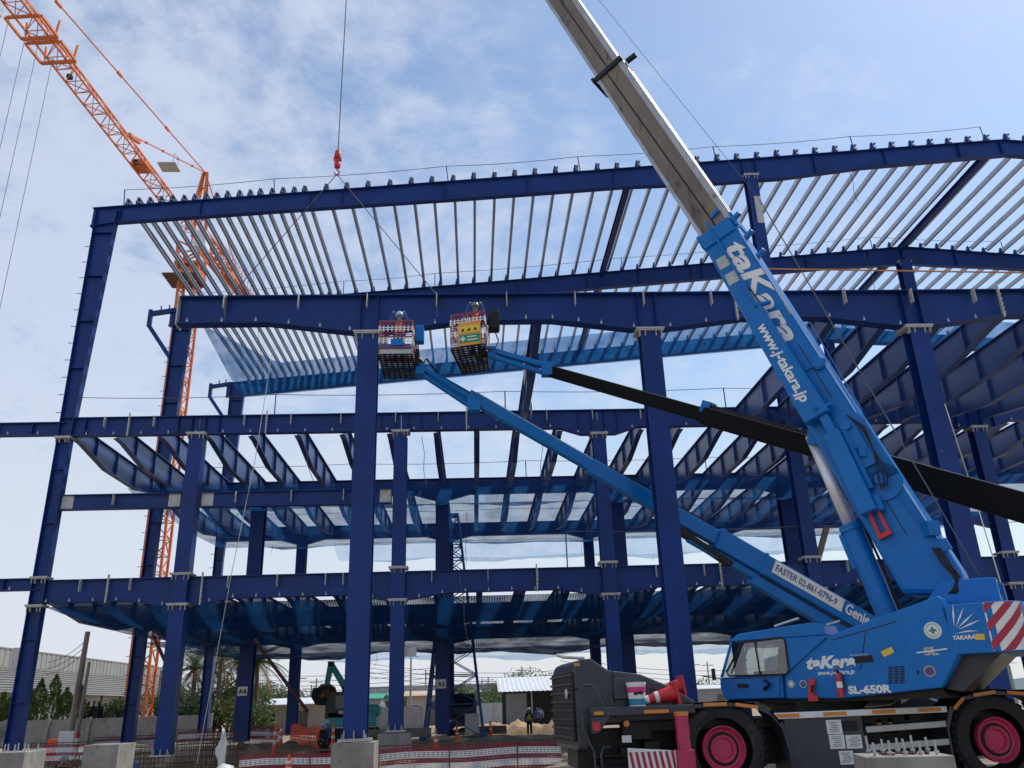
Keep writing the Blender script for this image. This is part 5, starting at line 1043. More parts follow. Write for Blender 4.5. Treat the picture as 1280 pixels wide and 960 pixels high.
barrier([gx(474, 925, 27.4), gx(590, 925, 28), gx(700, 918, 29)], 1.15, 'long red and white mesh barrier between the left pedestal and the crane', z0=-.45, bands=7)
barrier([gx(40, 925, 44), gx(118, 922, 44)], .9, 'faded red and white mesh barrier behind the bottom left pedestals', z0=-.15, bands=5, cell=.2)
barrier([gx(118, 920, 48), gx(215, 915, 50)], .9, 'faded mesh barrier in front of the foot of the tower crane', z0=-.05, bands=5, cell=.2)
barrier([gx(222, 915, 55), gx(300, 910, 56), gx(352, 907, 57)], 1.1, 'pink faded mesh barrier behind the rebar cages', z0=-.1, bands=5, cell=.22)
barrier([gx(305, 905, 57), gx(345, 903, 60)], 1.2, 'pink faded mesh barrier near the site cabin', z0=-.1, bands=5, cell=.25)
# rebar cages in the footing trench
def cage(cx, cy, w, d, h, z0, label, n=7):
    m_ = MB()
    for i in range(n):
        for j in (0, 1): x = cx-w/2+w*i/(n-1); y = cy-d/2+d*j; m_.tube((x, y, z0), (x+rnd.uniform(-.03, .03), y, z0+h*rnd.uniform(.85, 1.1)), .016, n=5)
    for k in range(5):
        z = z0+.12+(h-.25)*k/4
        for j in (0, 1): m_.tube((cx-w/2-.1, cy-d/2+d*j, z), (cx+w/2+.1, cy-d/2+d*j, z), .012, n=5)
        for i in (0, n-1): m_.tube((cx-w/2+w*i/(n-1), cy-d/2, z), (cx-w/2+w*i/(n-1), cy+d/2, z), .012, n=5)
    tag(m_.build('rebar_cage', RUST), label, 'rebar cage', 'rebar cages')
for u, v, Y, w, h, l in ((75, 945, 33, 2.2, .9, 'rusty rebar cage between the two bottom left pedestals'), (105, 945, 36, 1.6, .9, 'rusty rebar cage behind the bare concrete pedestal'), (180, 945, 38, 1.2, 1.0, 'rusty rebar cage left of the stout box column'), (250, 930, 40, 1.6, 1.25, 'tall rebar cage right of the stout box column'), (280, 920, 43, 1.6, 1.5, 'tallest rebar cage beside the white hanging sheet'), (232, 935, 36, 1.0, .7, 'low rebar cage at the foot of the stout box column')):
    p = at(u, v, Y); cage(p.x, Y, w, 1.0, h, -.45, l, 9)
def mound(cx, cy, w, d, h, label, m=None, z0=-.15):
    rows = []
    for j in range(13):
        row = []
        for i in range(19):
            u_, v_ = i/9-1, j/6-1; r2 = u_*u_+v_*v_; x, y = cx+u_*w/2, cy+v_*d/2
            row.append((x, y, gz(x, y)+z0*0-.05+h*max(0, 1-r2)**.8*(1+.35*math.sin(x*5+y*3)*math.cos(y*4)+.2*math.sin(x*11))))
        rows.append(row)
    tag(MB().grid(rows).build('soil_heap', m or SOIL, smooth=True), label, 'soil heap', 'heaps of soil')
for u, Y, w, h, l in ((640, 63, 8, .7, 'heap of brown soil in front of the white-roofed shed'), (606, 66, 6, .5, 'low heap of soil left of the white-roofed shed'), (335, 46, 6, .5, 'heap of soil beside the A4 column'), (470, 48, 4, .6, 'heap of soil behind the low concrete plinth'), (268, 33, 5, .5, 'dark soil bank right of the stout box column'), (700, 62, 5, .6, 'soil heap behind the crane grille'), (215, 31, 3, .35, 'soil bank at the foot of the stout box column')):
    p = at(u, 905, Y); mound(p.x, Y, w, 3.2, h, l, SAND if u > 450 else None)
# concrete blocks, boards, sheets, bags
def blk(u, v, Y, w, d, h, label, cat, name, m, z=None, rz=0): 
    p = at(u, v, Y); z = gz(p.x, Y) if z is None else z; return tag(MB().box((p.x, Y, z+h/2), (w, d, h), Matrix.Rotation(rz, 3, 'Z')).build(name, m, bevel=.02), label, cat)
blk(85, 915, 46, .7, .4, 1.35, 'white rubble sack block leaning at the foot of the thick wooden pole', 'block', 'white_block', WHITE, rz=.2)
blk(72, 912, 47, .6, .6, 1.0, 'orange plastic barrier drum near the boundary wall', 'drum', 'barrier_drum', SAFEOR)
blk(498, 898, 50, 3.6, 1.1, .45, 'long pale precast concrete beam lying on the ground behind the slim column', 'concrete beam', 'precast_beam', CONC, z=.35)
blk(612, 900, 60, 2.2, 1.2, .5, 'dark steel plate stack lying beside the blue lattice tower', 'plate stack', 'plate_stack', mat('stained_plate', (.14, .12, .10), .8), z=.1)
p = at(283, 945, 28); sk = MB().lathe([(.0, -.3), (.38, -.22), (.5, 0), (.4, .24), (.1, .34)], (p.x, 28, -.05), (1, .2, .15), 14)
for v_ in sk.v: v_ += V((rnd.uniform(-.05, .05), rnd.uniform(-.05, .05), rnd.uniform(-.05, .05)))
tag(sk.build('cement_sack', WHITE, smooth=True), 'crumpled white sack lying on the dark soil left of the mesh barrier', 'sack')
p = at(279, 905, 32); sh = [[(p.x-.18+.36*i/5+.1*math.sin(j*.8), 32+.06*math.sin(i*1.7+j), 1.35-.16*j-(.1*i if j > 3 else 0)) for i in range(6) if True] for j in range(7)]
for j, row in enumerate(sh):
    k = (.15+.85*min(1, j/4)) if j < 5 else 1-.3*(j-4); cx_ = p.x; sh[j] = [(cx_+(x-cx_)*k, y, z) for x, y, z in row]
tag(MB().grid(sh).build('plastic_sheet', WHITE, smooth=True, solid=.01), 'white plastic sheet hanging from the rebar cage like a flag', 'plastic sheet')
MB_ = MB().box((at(277, 940, 30).x, 30, -.1), (1.6, .9, .08), Matrix.Rotation(.4, 3, 'Z')); tag(MB_.build('plywood_board', WOOD), 'plywood board lying on the soil by the rebar cages', 'board')
for u, v, Y, h_, l in ((345, 905, 45, 1.6, 'tall orange cone beside the A4 column'), (352, 905, 46, 1.4, 'orange cone behind the tall one beside the A4 column'), (362, 938, 25.8, .7, 'orange cone tip in front of the left mesh barrier'), (545, 895, 42, .95, 'orange cone left of the A5 column'), (613, 900, 58, .9, 'orange cone right of the blue lattice tower'), (571, 900, 48, .9, 'orange cone right of the A5 column'), (417, 905, 46, 1.3, 'orange cone with stripes under the teal excavator'), (411, 907, 45, 1.0, 'orange cone beside the two workers near the excavator')):
    p = at(u, v, Y); cone((p.x, Y, max(-.3, gz(p.x, Y))), l, None, h_)
def mesh_fence(pts, h, label):
    m_ = MB(); P3 = [V((x, y, gz(x, y))) for x, y in pts]
    for p, q in zip(P3, P3[1:]):
        n = int((q-p).length/.16)
        for k in range(n+1): a = p.lerp(q, k/n); m_.bar(a, a+UP*h*(1+.08*math.sin(k*.4)), .05, .01, up=(0, 1, 0))
        for k in range(8): m_.bar(p+UP*h*k/7.5, q+UP*h*k/7.5, .012, .05)
    tag(m_.build('orange_safety_fence', SAFEOR), label, 'safety fence')
mesh_fence([gx(364, 912, 49), gx(388, 912, 47), gx(402, 910, 46)], 1.15, 'orange plastic mesh fence around the interior column near the excavator')
# excavator
EX, EY = at(432, 915, 57).x, 57.0
ex = thing('excavator', (EX, EY, 0), 'teal excavator lifting a bucket of brown soil beside the tall pedestal column', 'excavator')
for o in (-1.1, 1.1):
    tk = MB().prism([(-1.9, .1), (-1.6, 0), (1.6, 0), (1.9, .1), (2.0, .45), (1.7, .8), (-1.7, .8), (-2.0, .45)], lambda a, b, t: V((EX+.3+a*.95, EY+o-.3+.6*t, b)))
    for k in range(14): tk.box((EX-1.4+k*.26, EY+o, .02), (.06, .62, .06))
    tk.build('crawler_track', BLACK, ex)
MB().box((EX+.5, EY, 1.35), (3.0, 2.4, .9)).build('upper_body', TEAL, ex, bevel=.08); MB().box((EX+1.6, EY, 1.8), (1.2, 2.3, .7)).build('counterweight', TEAL, ex, bevel=.15)
c_ = MB().prism([(-.95, 1.4), (.45, 1.4), (.45, 2.95), (-.65, 2.95), (-.95, 2.2)], lambda a, b, t: V((EX+a-.2, EY-1.2+1.0*t, b))).build('cab', DKGREY, ex, bevel=.05)
MB().box((EX-.15, EY-1.215, 2.35), (.75, .02, .75)).build('cab_window', GLASS, c_); MB().box((EX-.1, EY-1.22, 1.75), (.4, .02, .18)).build('sticker', WPAINT, c_); MB().box((EX+.6, EY-1.21, 1.45), (.5, .02, .12)).build('sticker', YEL, ex)
MB().box((EX+.65, EY-1.215, 1.65), (.35, .02, .14)).build('sticker', RED, ex)
b0, b1, b2_, b3 = V((EX+.55, EY, 1.9)), at(433, 862, EY), at(414, 830, EY), at(407, 864, EY)
MB().bar(b0, b1, .42, .5, up=(0, 1, 0)).bar(b1, b2_, .40, .46, up=(0, 1, 0), w2=.34, h2=.4).build('boom', TEAL, ex, bevel=.04)
MB().bar(b2_+(b2_-b3)*.08, b3, .36, .5, up=(0, 1, 0), w2=.28, h2=.38).build('dipper_arm', TEAL, ex, bevel=.04)
MB().tube(b1+V((-.25, 0, .3)), b2_+V((.25, 0, -.2)), .09, n=10).tube(b1+V((.2, -.3, .1)), b0+V((-.6, -.3, .2)), .10, n=10).build('hydraulic_ram', CHROME, ex); MB().box(b1, (.4, .6, .4)).build('pivot', BLKMET, ex); MB().box(b2_, (.35, .5, .3)).build('pivot', BLKMET, ex)
bk = MB().prism([(-.7, .3), (.5, .35), (.55, -.2), (.1, -.75), (-.5, -.7), (-.8, -.2)], lambda a, b, t: V((b3.x+a, EY-.6+1.2*t, b3.z-.1+b))).build('bucket', BLKMET, ex)
so_ = MB().lathe([(.0, .32), (.3, .26), (.65, .0), (.75, -.3), (.6, -.5)], (b3.x, EY, b3.z+.1), UP, 14)
for v_ in so_.v: v_ += V((rnd.uniform(-.12, .12), rnd.uniform(-.12, .12), rnd.uniform(-.1, .1)))
tag(so_.build('soil_load', mat('orange_soil', (.22, .10, .04), .95, .3, 3)), 'load of orange-brown soil heaped in the excavator bucket', 'soil load')
# blue lattice tower
LT = V((at(568, 905, 59).x, 59, 0)); lt = thing('lattice_tower', LT, 'slender blue lattice tower standing behind the A5 column, tapering upward', 'lattice tower'); lm = MB()
hw = lambda z: 1.9-1.55*min(1, z/14.5)
lev = [0, 2.0, 3.8, 5.4, 6.9, 8.2, 9.4, 10.5, 11.5, 12.4, 13.2, 14.5]
cn_ = lambda z, i: LT+V(((-1, 1, 1, -1)[i]*hw(z), (-1, -1, 1, 1)[i]*hw(z), z))
BLT = mat('blue_lattice_paint', (.03, .11, .36), .45)
for za, zb_ in zip(lev, lev[1:]):
    for i in range(4):
        j = (i+1) % 4; lm.bar(cn_(za, i), cn_(zb_, i), .12, .12); lm.bar(cn_(za, i), cn_(zb_, j), .06, .06); lm.bar(cn_(za, j), cn_(zb_, i), .06, .06); lm.bar(cn_(zb_, i), cn_(zb_, j), .07, .07)
lm.build('lattice_frame', BLT, lt); MB().box(LT+V((0, 0, 14.6)), (.8, .8, .15)).build('top_platform', BLT, lt)
for i in range(4): MB().box(cn_(0, i)+UP*.1, (.5, .5, .3)).build('foot_plate', BLT, lt)
# dark blue truck
TKX = at(577, 900, 62).x; tk = thing('truck', (TKX, 62, 0), 'dark blue truck parked beside the blue lattice tower', 'truck')
TBL = mat('truck_dark_blue', (.01, .03, .06), .4)
MB().prism([(60.2, .6), (62.2, .6), (62.2, 2.7), (60.6, 2.7), (60.2, 1.8)], lambda a, b, t: V((TKX-.95+1.9*t, a, b))).build('cab', TBL, tk, bevel=.06)
MB().prism([(60.19, 1.85), (60.54, 2.55), (60.5, 2.55), (60.15, 1.85)], lambda a, b, t: V((TKX-.8+1.6*t, a, b))).build('windscreen', GLASS, tk); MB().box((TKX, 60.17, 1.2), (1.2, .04, .35)).build('grille', BLKMET, tk)
MB().box((TKX, 65, 1.5), (2.1, 5.2, 1.1)).build('cargo_bed', TBL, tk, bevel=.03); MB().box((TKX, 63.6, .75), (1.1, 6.6, .25)).build('chassis', BLKMET, tk)
for y in (61.2, 65.2, 66.4):
    for x in (-1.0, .72): MB().lathe([(.2, 0), (.5, .03), (.5, .27), (.2, .3)], (TKX+x, y, .5), (1, 0, 0), 20).build('wheel', BLACK, tk)
for x in (-.75, .75): MB().box((TKX+x, 60.17, .95), (.24, .05, .16)).build('headlight', WHITE, tk)
p = at(592, 897, 58); blk(590, 900, 58, .9, .9, 1.2, 'small white generator box beside the blue lattice tower', 'generator', 'generator_box', WHITE, z=.2)
# open shed with a white corrugated roof
SX0, SX1, SY = at(630, 890, 78).x, at(705, 890, 78).x+6, 78.0
sh_ = thing('site_shed', ((SX0+SX1)/2, SY, 0), 'open site shed with a white corrugated roof left of the crane', 'shed')
rf_ = MB(); n = 60; rows = [[], []]
for i in range(n+1): x = SX0-.5+(SX1-SX0+1)*i/n; o = .05*(i % 2); rows[0].append((x, SY-1.2, 2.95+o)); rows[1].append((x, SY+5, 4.3+o))
rf_.grid(rows).build('roof', mat('white_roof_sheet', (.62, .64, .66), .4), sh_, solid=.03)
for x, w in (((SX0+1.1), 1.8),): MB().box((x, SY, 1.4), (w, .15, 2.8)).build('front_wall', mat('grey_cladding', (.30, .31, .32), .7), sh_)
MB().box(((SX0+SX1)/2, SY+5, 1.9), (SX1-SX0, .15, 3.8)).build('back_wall', mat('dark_cladding', (.05, .05, .055), .8), sh_)
for k in range(6): MB().tube((SX0+2.4+k*2.1, SY-.9, 0), (SX0+2.4+k*2.1, SY-.9, 3.0), .06, n=6).build('post', GALV, sh_)
# low site cabins and fences farther back
def cabin(u0, u1, Y, h, roofm, wallm, label, rise=.6, d=6):
    x0, x1 = at(u0, 885, Y).x, at(u1, 885, Y).x; r_ = thing('site_cabin', ((x0+x1)/2, Y, 0), label, 'site cabin', 'site cabins')
    wl = MB().box(((x0+x1)/2, Y+d/2, h/2), (x1-x0, d, h)).build('wall', wallm, r_); MB().prism([(-.5, h+.02), (d/2, h+rise), (d+.5, h+.02), (d/2, h+rise-.1)], lambda a, b, t: V((x0-.4+(x1-x0+.8)*t, Y+a, b+.05))).build('roof', roofm, r_)
    n = max(2, int((x1-x0)/2.6))
    for k in range(n):
        x = x0+(k+.5)*(x1-x0)/n
        if k % 3 == 1: MB().box((x, Y-.02, h*.40), (.9, .06, h*.78)).build('door', mat('cabin_door', (.12, .11, .10), .6), r_)
        else: f_ = MB().box((x, Y-.02, h*.6), (1.1, .06, .8)).build('window', WHITE, r_); MB().box((x, Y-.055, h*.6), (.95, .02, .66)).build('pane', GLASS, f_)
WR = mat('white_roof_sheet', (.62, .64, .66)); GW = mat('grey_cladding', (.30, .31, .32)); BG = mat('beige_cladding', (.42, .37, .30), .7)
cabin(318, 440, 82, 2.5, WR, BG, 'long low site cabin with a white roof behind the A4 column')
cabin(440, 475, 100, 3.0, mat('green_roof', (.03, .30, .18), .6), GW, 'low building with a green roof right of the tall pedestal column')
cabin(508, 550, 104, 3.2, mat('tan_roof', (.50, .38, .26), .7), BG, 'low building with a tan roof left of the A5 column')
cabin(705, 790, 120, 3.5, WR, GW, 'pale low building far behind the crane hood')
cabin(850, 920, 110, 3.0, WR, GW, 'white-roofed low building seen under the crane cab')
cabin(1190, 1275, 60, 3.4, WR, mat('pale_green_wall', (.30, .40, .36), .7), 'pale green building behind the crane tail')
def hoarding(u0, u1, Y, h, m, label, cat='hoarding', Y2_=None):
    a, b = at(u0, 890, Y), at(u1, 890, Y2_ or Y); r_ = thing('site_hoarding', ((a.x+b.x)/2, Y, 0), label, cat, 'site hoardings'); a.z = b.z = 0; n = max(2, int((b-a).length/2.4)); m_ = MB()
    for k in range(n):
        p, q = a.lerp(b, k/n), a.lerp(b, (k+1)/n)
        for i in range(8): s0, s1 = p.lerp(q, i/8), p.lerp(q, (i+1)/8); m_.bar(s0+UP*h/2+V((0, .03*(i % 2), 0)), s1+UP*h/2+V((0, .03*(i % 2), 0)), .03, h)
    m_.build('sheet', m, r_)
    for k in range(n+1): p = a.lerp(b, k/n); MB().box(p+V((0, -.06, h/2)), (.1, .1, h+.1)).build('post', GALV, r_)
hoarding(445, 530, 88, 2.1, GW, 'grey metal site hoarding between the slim column and the A5 column')
hoarding(596, 640, 98, 2.2, mat('pale_wall', (.45, .46, .47), .8), 'pale site hoarding behind the blue lattice tower')
# boundary wall of concrete blocks on the left
bw = thing('boundary_wall', (-42, 69, 0), 'stained grey concrete boundary wall behind the left pedestals', 'wall')
BWM = mat('stained_block_wall', (.22, .21, .20), .9, .25, .9, bump=.3, bscale=6, dirt=((.10, .10, .095), .52, .35))
MB().box((-46, 69, .85), (52, .2, 2.1)).build('wall_body', BWM, bw)
for k in range(18): MB().box((-71+k*3, 68.86, .9), (.3, .3, 2.2)).build('pier', BWM, bw)
# warehouse on the left, running away from the viewer
wh = thing('warehouse', (-53, 105, 0), 'long grey warehouse with a corrugated roof behind the boundary wall', 'warehouse')
WS = mat('weathered_roof_sheet', (.17, .16, .145), .6, .2, .4, dirt=((.22, .20, .18), .6, .3), stretch=(3, .3, 3)); WL = mat('pale_roof_sheet', (.29, .28, .255), .6, .15, .5); WD = mat('warehouse_wall', (.33, .32, .30), .8, .2, .5)
Yn, Yf, xw = 66.0, 160.0, -48.5
MB().box((xw-8, (Yn+Yf)/2, 2.4), (16, Yf-Yn, 4.8)).build('wall', WD, wh)
r_ = MB()
for k in range(11):
    x0, x1, z0, z1 = xw+1.2-k*.62, xw+1.2-(k+1)*.62-.05, 4.7+k*.30, 4.7+(k+1)*.30-.10
    r_.add([V((x0, Yn, z0)), V((x0, Yf, z0)), V((x1, Yf, z1)), V((x1, Yn, z1))], [(0, 1, 2, 3)]); r_.add([V((x1, Yn, z1)), V((x1, Yf, z1)), V((x1, Yf, z1+.10)), V((x1, Yn, z1+.10))], [(0, 1, 2, 3)])
r_.build('lower_roof', WS, wh)
r_ = MB(); n = 150
for k in range(n): y0 = Yn+(Yf-Yn)*k/n; r_.box((xw-5.7-.05*(k % 2), y0+(Yf-Yn)/n/2, 8.9), (.1, (Yf-Yn)/n, 1.9))
r_.build('clerestory_band', WL, wh); MB().box((xw-9.5, (Yn+Yf)/2, 9.9), (7.8, Yf-Yn, .14)).build('upper_roof', WL, wh)
for k in range(16): MB().box((xw+.06, Yn+4+k*6, 2.4), (.12, .35, 4.7)).build('wall_post', BLKMET, wh)
for k in range(0, 15, 3): MB().box((xw+.03, Yn+7+k*6, 2.2), (.08, 3.6, 3.6)).build('roller_door', mat('roller_door_grey', (.20, .20, .20), .6), wh)

# ------------------------------------------------------------------ vegetation
def leafmat(name, rgb): return mat(name, rgb, .6, .45, .8, transl=.35)
LF1, LF2, LF3, LF4 = leafmat('conifer_leaf', (.10, .145, .04)), leafmat('broad_leaf', (.08, .125, .04)), leafmat('palm_leaf', (.075, .12, .04)), leafmat('pale_leaf', (.11, .14, .055))
DRY = leafmat('dry_frond', (.20, .14, .07)); BARK = mat('bark', (.14, .11, .08), .9, .3, 4, bump=.3)
def leaf(mb, p, s_, d=None):
    a = V((rnd.gauss(0, 1), rnd.gauss(0, 1), rnd.gauss(0, 1))).normalized() if d is None else d; b = a.orthogonal().normalized(); b = Matrix.Rotation(rnd.uniform(0, 6.28), 3, a) @ b
    mb.add([p-b*s_*.35, p+a*s_, p+b*s_*.35, p-a*s_*.3], [(0, 1, 2, 3)])
def conifer(x, y, h, r, label):
    t = thing('conifer_tree', (x, y, 0), label, 'tree', 'columnar conifers along the boundary wall'); MB().path([(x, y, -.1), (x+.03, y, h*.5), (x, y, h*.9)], [.11, .07, .02], 6).build('trunk', BARK, t); m_ = MB()
    ph = rnd.uniform(0, 6)
    for i in range(950):
        k = rnd.random()**.8; z = .25+(h-.25)*k; rr = r*(1-k**3.6)*(.75+.25*math.sin(k*16+ph))*(.55+.45*rnd.random()) ; a = rnd.uniform(0, 6.283)
        leaf(m_, V((x+math.cos(a)*rr, y+math.sin(a)*rr, z)), rnd.uniform(.12, .26), V((math.cos(a)*.5, math.sin(a)*.5, .9+rnd.uniform(-.4, .3))).normalized())
    m_.build('crown', LF1, t)
for i, (u, h) in enumerate(((3, 4.0), (12, 3.6), (35, 4.3), (48, 4.9), (66, 5.2), (81, 4.2), (100, 4.3), (-8, 4.2), (-20, 4.5))):
    q = at(u, 880, 72); conifer(q.x, 72, h, .95 if h > 4 else .85, f'dark columnar conifer, {ORD[i]} from the left over the boundary wall' if i < 7 else f'columnar conifer beyond the left edge, number {i-6} outward')
def tree(x, y, h, r, label, lm=LF2, n=2600, group='trees beyond the site', trunk=.18, clumps=9):
    t = thing('broadleaf_tree', (x, y, 0), label, 'tree', group); cs = []
    for i in range(clumps):
        a = rnd.uniform(0, 6.283); q = rnd.uniform(.15, .75); cs.append((V((x+math.cos(a)*r*q, y+math.sin(a)*r*q*.8, h*rnd.uniform(.48, .86))), r*rnd.uniform(.32, .52)))
    tr_ = MB().path([(x, y, -.2), (x+.1, y, h*.25), (x-.05, y, h*.5)], [trunk, trunk*.8, trunk*.5], 7)
    for c, q in cs: tr_.path([(x, y, h*.3), V((x, y, h*.3)).lerp(c, .5)+V((0, 0, .2)), c], [trunk*.5, trunk*.3, .03], 5)
    tr_.build('trunk', BARK, t); m_ = MB()
    for i in range(n):
        c, q = cs[i % clumps]; d_ = V((rnd.gauss(0, 1), rnd.gauss(0, 1), rnd.gauss(0, .8))).normalized(); leaf(m_, c+d_*q*rnd.uniform(.45, 1.08), rnd.uniform(.05, .09)*r**.5*1.6)
    m_.build('crown', lm, t)
def palm(x, y, h, label, dry=4, n=20, L=3.2):
    t = thing('palm_tree', (x, y, 0), label, 'palm', 'palms'); tp = V((x+rnd.uniform(-.3, .3), y, h)); MB().path([(x, y, -.2), V((x, y, 0)).lerp(tp, .5)+V((.1, 0, 0)), tp], [.24, .19, .16], 8).build('trunk', BARK, t)
    for kind_, cnt, m0 in (('fronds', n, LF3), ('dry_fronds', dry, DRY)):
        m_ = MB()
        for i in range(cnt):
            a = 6.283*i/max(1, cnt)+rnd.uniform(-.2, .2); el = rnd.uniform(.1, 1.2) if kind_ == 'fronds' else rnd.uniform(-.9, -.3); l = L*rnd.uniform(.8, 1.1); pts = []
            d_ = V((math.cos(a)*math.cos(el), math.sin(a)*math.cos(el), math.sin(el))); p_ = tp.copy()
            for k in range(9): pts.append(p_.copy()); p_ = p_+d_*l/8; d_ = (d_-UP*.16).normalized()
            m_.path(pts, [.03]*8+[.01], 4)
            for k in range(1, 9):
                sd_ = (pts[k]-pts[k-1]).normalized(); s2_ = sd_.cross(UP).normalized()
                for q in range(3):
                    b_ = pts[k-1].lerp(pts[k], q/3)
                    for sg in (-1, 1): e_ = b_+(s2_*sg*.8+sd_*.55-UP*.35)*(.75*(1-.35*abs(k-4)/4)); m_.add([b_-sd_*.03, b_+sd_*.04, e_], [(0, 1, 2)])
        m_.build(kind_, m0, t)
for u, Y, h, l in ((238, 74, 5.5, 'palm behind the narrow rear eave column'), (268, 72, 6.6, 'tall palm between the rear eave column and the A4 column'), (292, 76, 6.2, 'palm just left of the A4 column'), (318, 74, 5.8, 'palm just right of the A4 column'), (255, 80, 7.2, 'tallest palm rising behind its neighbours left of the A4 column')): q = at(u, 885, Y); palm(q.x, Y, h, l, 7, 24, 3.4)
for u, Y, h, r, l, lm in ((150, 74, 3.4, 2.0, 'light green bush behind the boundary wall left of the tower crane mast', LF4), (128, 75, 2.4, 1.5, 'low bush over the boundary wall beside the dark transformer', LF4), (242, 70, 2.8, 2.0, 'low green shrub in front of the palms by the rear eave column', LF2), (276, 71, 3.0, 2.4, 'low green shrub between the palms left of the A4 column', LF4), (318, 71, 2.6, 2.0, 'low green shrub under the palm right of the A4 column', LF2), (285, 78, 4.6, 3.4, 'dense green tree behind the palms left of the A4 column', LF2), (250, 79, 4.4, 3.2, 'dense green tree behind the palms by the rear eave column', LF2), (315, 80, 4.0, 3.0, 'dark bush behind the palm right of the A4 column', LF2), (205, 78, 4.2, 2.2, 'green tree right of the tower crane mast', LF2), (340, 100, 5.2, 3.4, 'round green tree right of the A4 column', LF2), (362, 104, 4.6, 3.0, 'small green tree behind the site cabin', LF4), (388, 120, 4.6, 3.4, 'pale green tree left of the excavator', LF4),
        (655, 130, 6.4, 5.2, 'large pale green tree behind the white-roofed shed', LF4), (618, 135, 5.5, 3.4, 'dark green tree left of the large pale tree behind the shed', LF2), (596, 120, 3.5, 4.2, 'low green tree behind the blue lattice tower', LF2), (640, 120, 3.7, 4.5, 'low green bushes over the white shed roof', LF2), (545, 140, 4.4, 3.4, 'green tree just left of the A5 column', LF2), (485, 150, 3.9, 4, 'green tree beside the elevated road', LF2), (505, 150, 4.3, 3.5, 'green tree between the lamp post and the elevated road', LF2), (690, 128, 5.2, 4.5, 'green tree at the left edge of the crane grille', LF2), (880, 150, 3.2, 7, 'far green trees seen under the crane cab', LF2), (845, 150, 3.2, 5, 'far green tree between crane hood and cab', LF2), (575, 118, 5.7, 2.6, 'tall tree seen through the blue lattice tower', LF4)):
    q = at(u, 885, Y); tree(q.x, Y, h, r, l, lm)
# far white block, elevated road, hills
fx_ = at(614, 880, 400).x; fb = thing('office_block', (fx_, 400, 0), 'far white office block behind the blue lattice tower', 'office block')
MB().box((fx_, 405, 4), (13, 10, 8)).build('wall', mat('white_wall', (.6, .62, .64), .8), fb); MB().box((fx_, 404.9, 8.2), (13.8, 10.6, .4)).build('roof', GW, fb)
for i in range(3):
    for k in range(5): MB().box((fx_-5+k*2.5, 399.97, 1.8+i*2.4), (1.5, .1, 1.1)).build('window', GLASS, fb)
ew = thing('elevated_road', (at(520, 870, 260).x, 260, 0), 'far grey elevated road on piers behind the slim columns', 'elevated road'); a, b = at(430, 868, 260).x, at(700, 868, 260).x
FARC = mat('far_concrete', (.30, .32, .35), .9); MB().box(((a+b)/2, 260, 7.4), (b-a, 9, 1.7)).build('deck', FARC, ew)
for k in range(9): MB().box((a+(k+.5)*(b-a)/9, 260, 3.3), (1.6, 3, 6.6)).build('pier', FARC, ew)
hl = MB().grid([[(x, 900+j*150, (j*7)*(1+.45*math.sin(x*.006+j)+.3*math.sin(x*.017)) if 0 < j < 3 else -2) for x in range(-900, 1300, 40)] for j in range(4)]); h_ = hl.build('hills', mat('far_hill', (.10, .13, .14), .95), smooth=True); h_['kind'] = 'structure'
# utility poles and wires
def pole(u, Y, vtop, label, r=.14, m=None, cross=True, lean=0.):
    q = at(u, 885, Y); zt = at(u, vtop, Y).z; x = q.x; t = thing('utility_pole', (x, Y, 0), label, 'utility pole', 'utility poles'); MB().tube((x, Y, -.2), (x+lean, Y, zt), r, r*.7, 8).build('shaft', m or CONC, t)
    if cross: MB().box((x+lean, Y-.15, zt-.5), (1.8, .12, .12)).build('crossarm', TAB, t)
    return V((x+lean, Y, zt))
tp1 = pole(92, 46, 790, 'thick weathered wooden pole standing by the boundary wall', .19, WOOD, False, .15)
tp2 = pole(101, 49, 828, 'thinner wooden pole with lamps and a red-white foot by the boundary wall', .12, WOOD, False, .1)
q = at(101, 885, 49); rw = thing('ranging_sleeve', (q.x, 49, 0), 'red and white sleeve at the foot of the thinner wooden pole', 'sleeve'); 
for k in range(4): MB().tube((q.x, 49, .0+k*.3), (q.x+.02, 49, .3+k*.3), .16, n=10).build('band', RED if k % 2 else WHITE, rw)
pk = [pole(u, Y, v, l, .13) for u, Y, v, l in ((196, 80, 838, 'pale pole right of the tower crane mast'), (332, 95, 848, 'grey utility pole right of the A4 column'), (372, 110, 843, 'utility pole with lamps right of an interior column'), (388, 115, 856, 'short utility pole left of the excavator'), (394, 118, 848, 'utility pole just left of the excavator bucket'), (513, 100, 815, 'pale lamp pole right of the slim column'), (532, 125, 838, 'utility pole left of the A5 column'), (603, 140, 848, 'utility pole right of the blue lattice tower'), (611, 150, 846, 'second thin utility pole right of the blue lattice tower'), (632, 145, 846, 'thin utility pole behind the white shed'), (637, 150, 843, 'utility pole beside the dark tree behind the shed'), (643, 150, 840, 'utility pole left of the large pale tree'), (654, 120, 833, 'thickest utility pole in front of the large pale tree'), (872, 120, 826, 'utility pole left of the crane cab'), (890, 130, 827, 'utility pole touching the crane cab'))]
lp = pk[5]; q = MB().path([lp, lp+V((-.2, 0, .6)), lp+V((-1.2, 0, .9))], .06, 6).build('lamp_bracket', GALV); tag(q, 'curved lamp bracket on top of the pale lamp pole', 'lamp bracket')
tf = thing('transformer', (at(113, 890, 73).x, 73, 0), 'dark transformer on a stand behind the boundary wall', 'transformer'); q = at(113, 890, 73); MB().box((q.x, 73, 2.2), (1.6, 1.0, 1.2)).build('tank', BLKMET, tf); MB().box((q.x, 73, .8), (1.8, 1.1, 1.6)).build('stand', GALV, tf)
for k in range(4): MB().tube((q.x-.6+.4*k, 73, 2.8), (q.x-.6+.4*k, 73, 3.2), .08, n=6).build('insulator', BLKMET, tf)
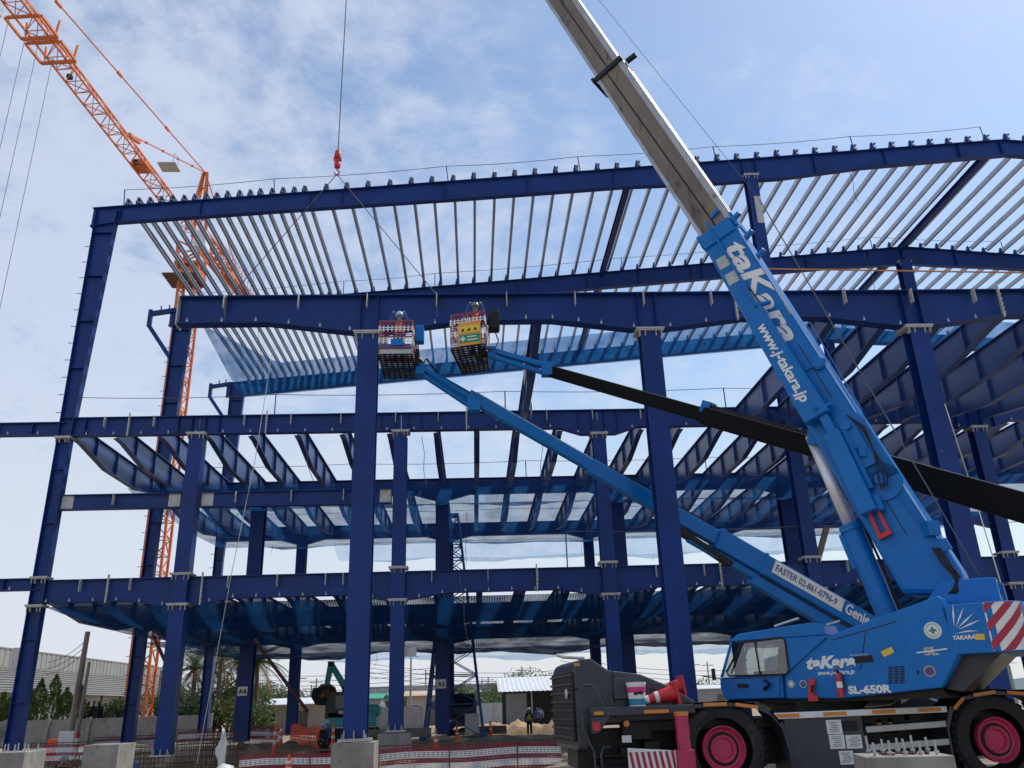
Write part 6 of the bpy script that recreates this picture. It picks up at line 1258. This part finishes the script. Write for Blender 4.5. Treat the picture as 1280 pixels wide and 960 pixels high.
def wires(u0, v0, u1, v1, Y, n, label, Yb=None, dz=.55, sag=1.0):
    a, b = at(u0, v0, Y), at(u1, v1, Yb or Y)
    for k in range(n):
        pts = [a.lerp(b, i/14)-UP*(dz*k+sag*bow(i/14)) for i in range(15)]
        tag(MB().path(pts, .035*Y/100, 4).build('power_line', ROPE), f'{ORD[k]} cable from the top of {label}', 'power line', 'power lines')
wires(225, 836, 560, 832, 105, 4, 'the wires behind the A4 column')
wires(335, 850, 465, 864, 118, 3, 'the lower wires beside the excavator', dz=.6)
wires(440, 826, 720, 836, 120, 4, 'the wires crossing the blue lattice tower')
wires(560, 856, 654, 838, 120, 2, 'the wires rising to the thickest pole', dz=.9); wires(654, 838, 730, 858, 120, 3, 'the wires falling from the thickest pole to the crane', dz=.7)
wires(700, 820, 960, 834, 110, 4, 'the wires behind the crane hood'); wires(60, 828, 108, 800, 46, 3, 'the wires on the thick wooden pole', dz=.3, sag=.2)
# workers on the site
for u, v, Y, l, f, kw in ((662, 911, 60, 'worker in white helmet and yellow-green vest standing before the white-roofed shed', 3.1, dict(vest=VESTY, helmet=HELW)), (672, 903, 76, 'worker standing in the shade of the white-roofed shed', .3, dict(shirt=CLOTHB, helmet=None)), (676, 903, 76.5, 'worker in light shirt beside another in the shed shade', -.3, dict(shirt=mat('light_shirt', (.4, .35, .35), .8), helmet=None)), (403, 918, 44, 'worker in dark clothes beside the orange mesh fence', 1.2, dict(helmet=HELB, vest=None)), (409, 918, 44.5, 'worker in light blue helmet and orange straps near the excavator', -1.0, dict(helmet=HELB, vest=VESTO, shirt=CLOTHB))):
    q = at(u, v, Y); person((q.x, Y, gz(q.x, Y)), l, f, **kw)
q = at(173, 950, 33); person((q.x, 33, -.75), 'crouching worker in orange vest beside the stout box column', -.6, CLOTHB, CLOTHD, HELG, VESTO, 'front', bend=.5, crouch=.25)
q = at(79, 945, 32); person((q.x, 32, -.75), 'worker in dark clothes bending over rebar between the bottom left pedestals', .5, CLOTHD, CLOTHD, HELG, None, 'front', bend=.6, crouch=.2)
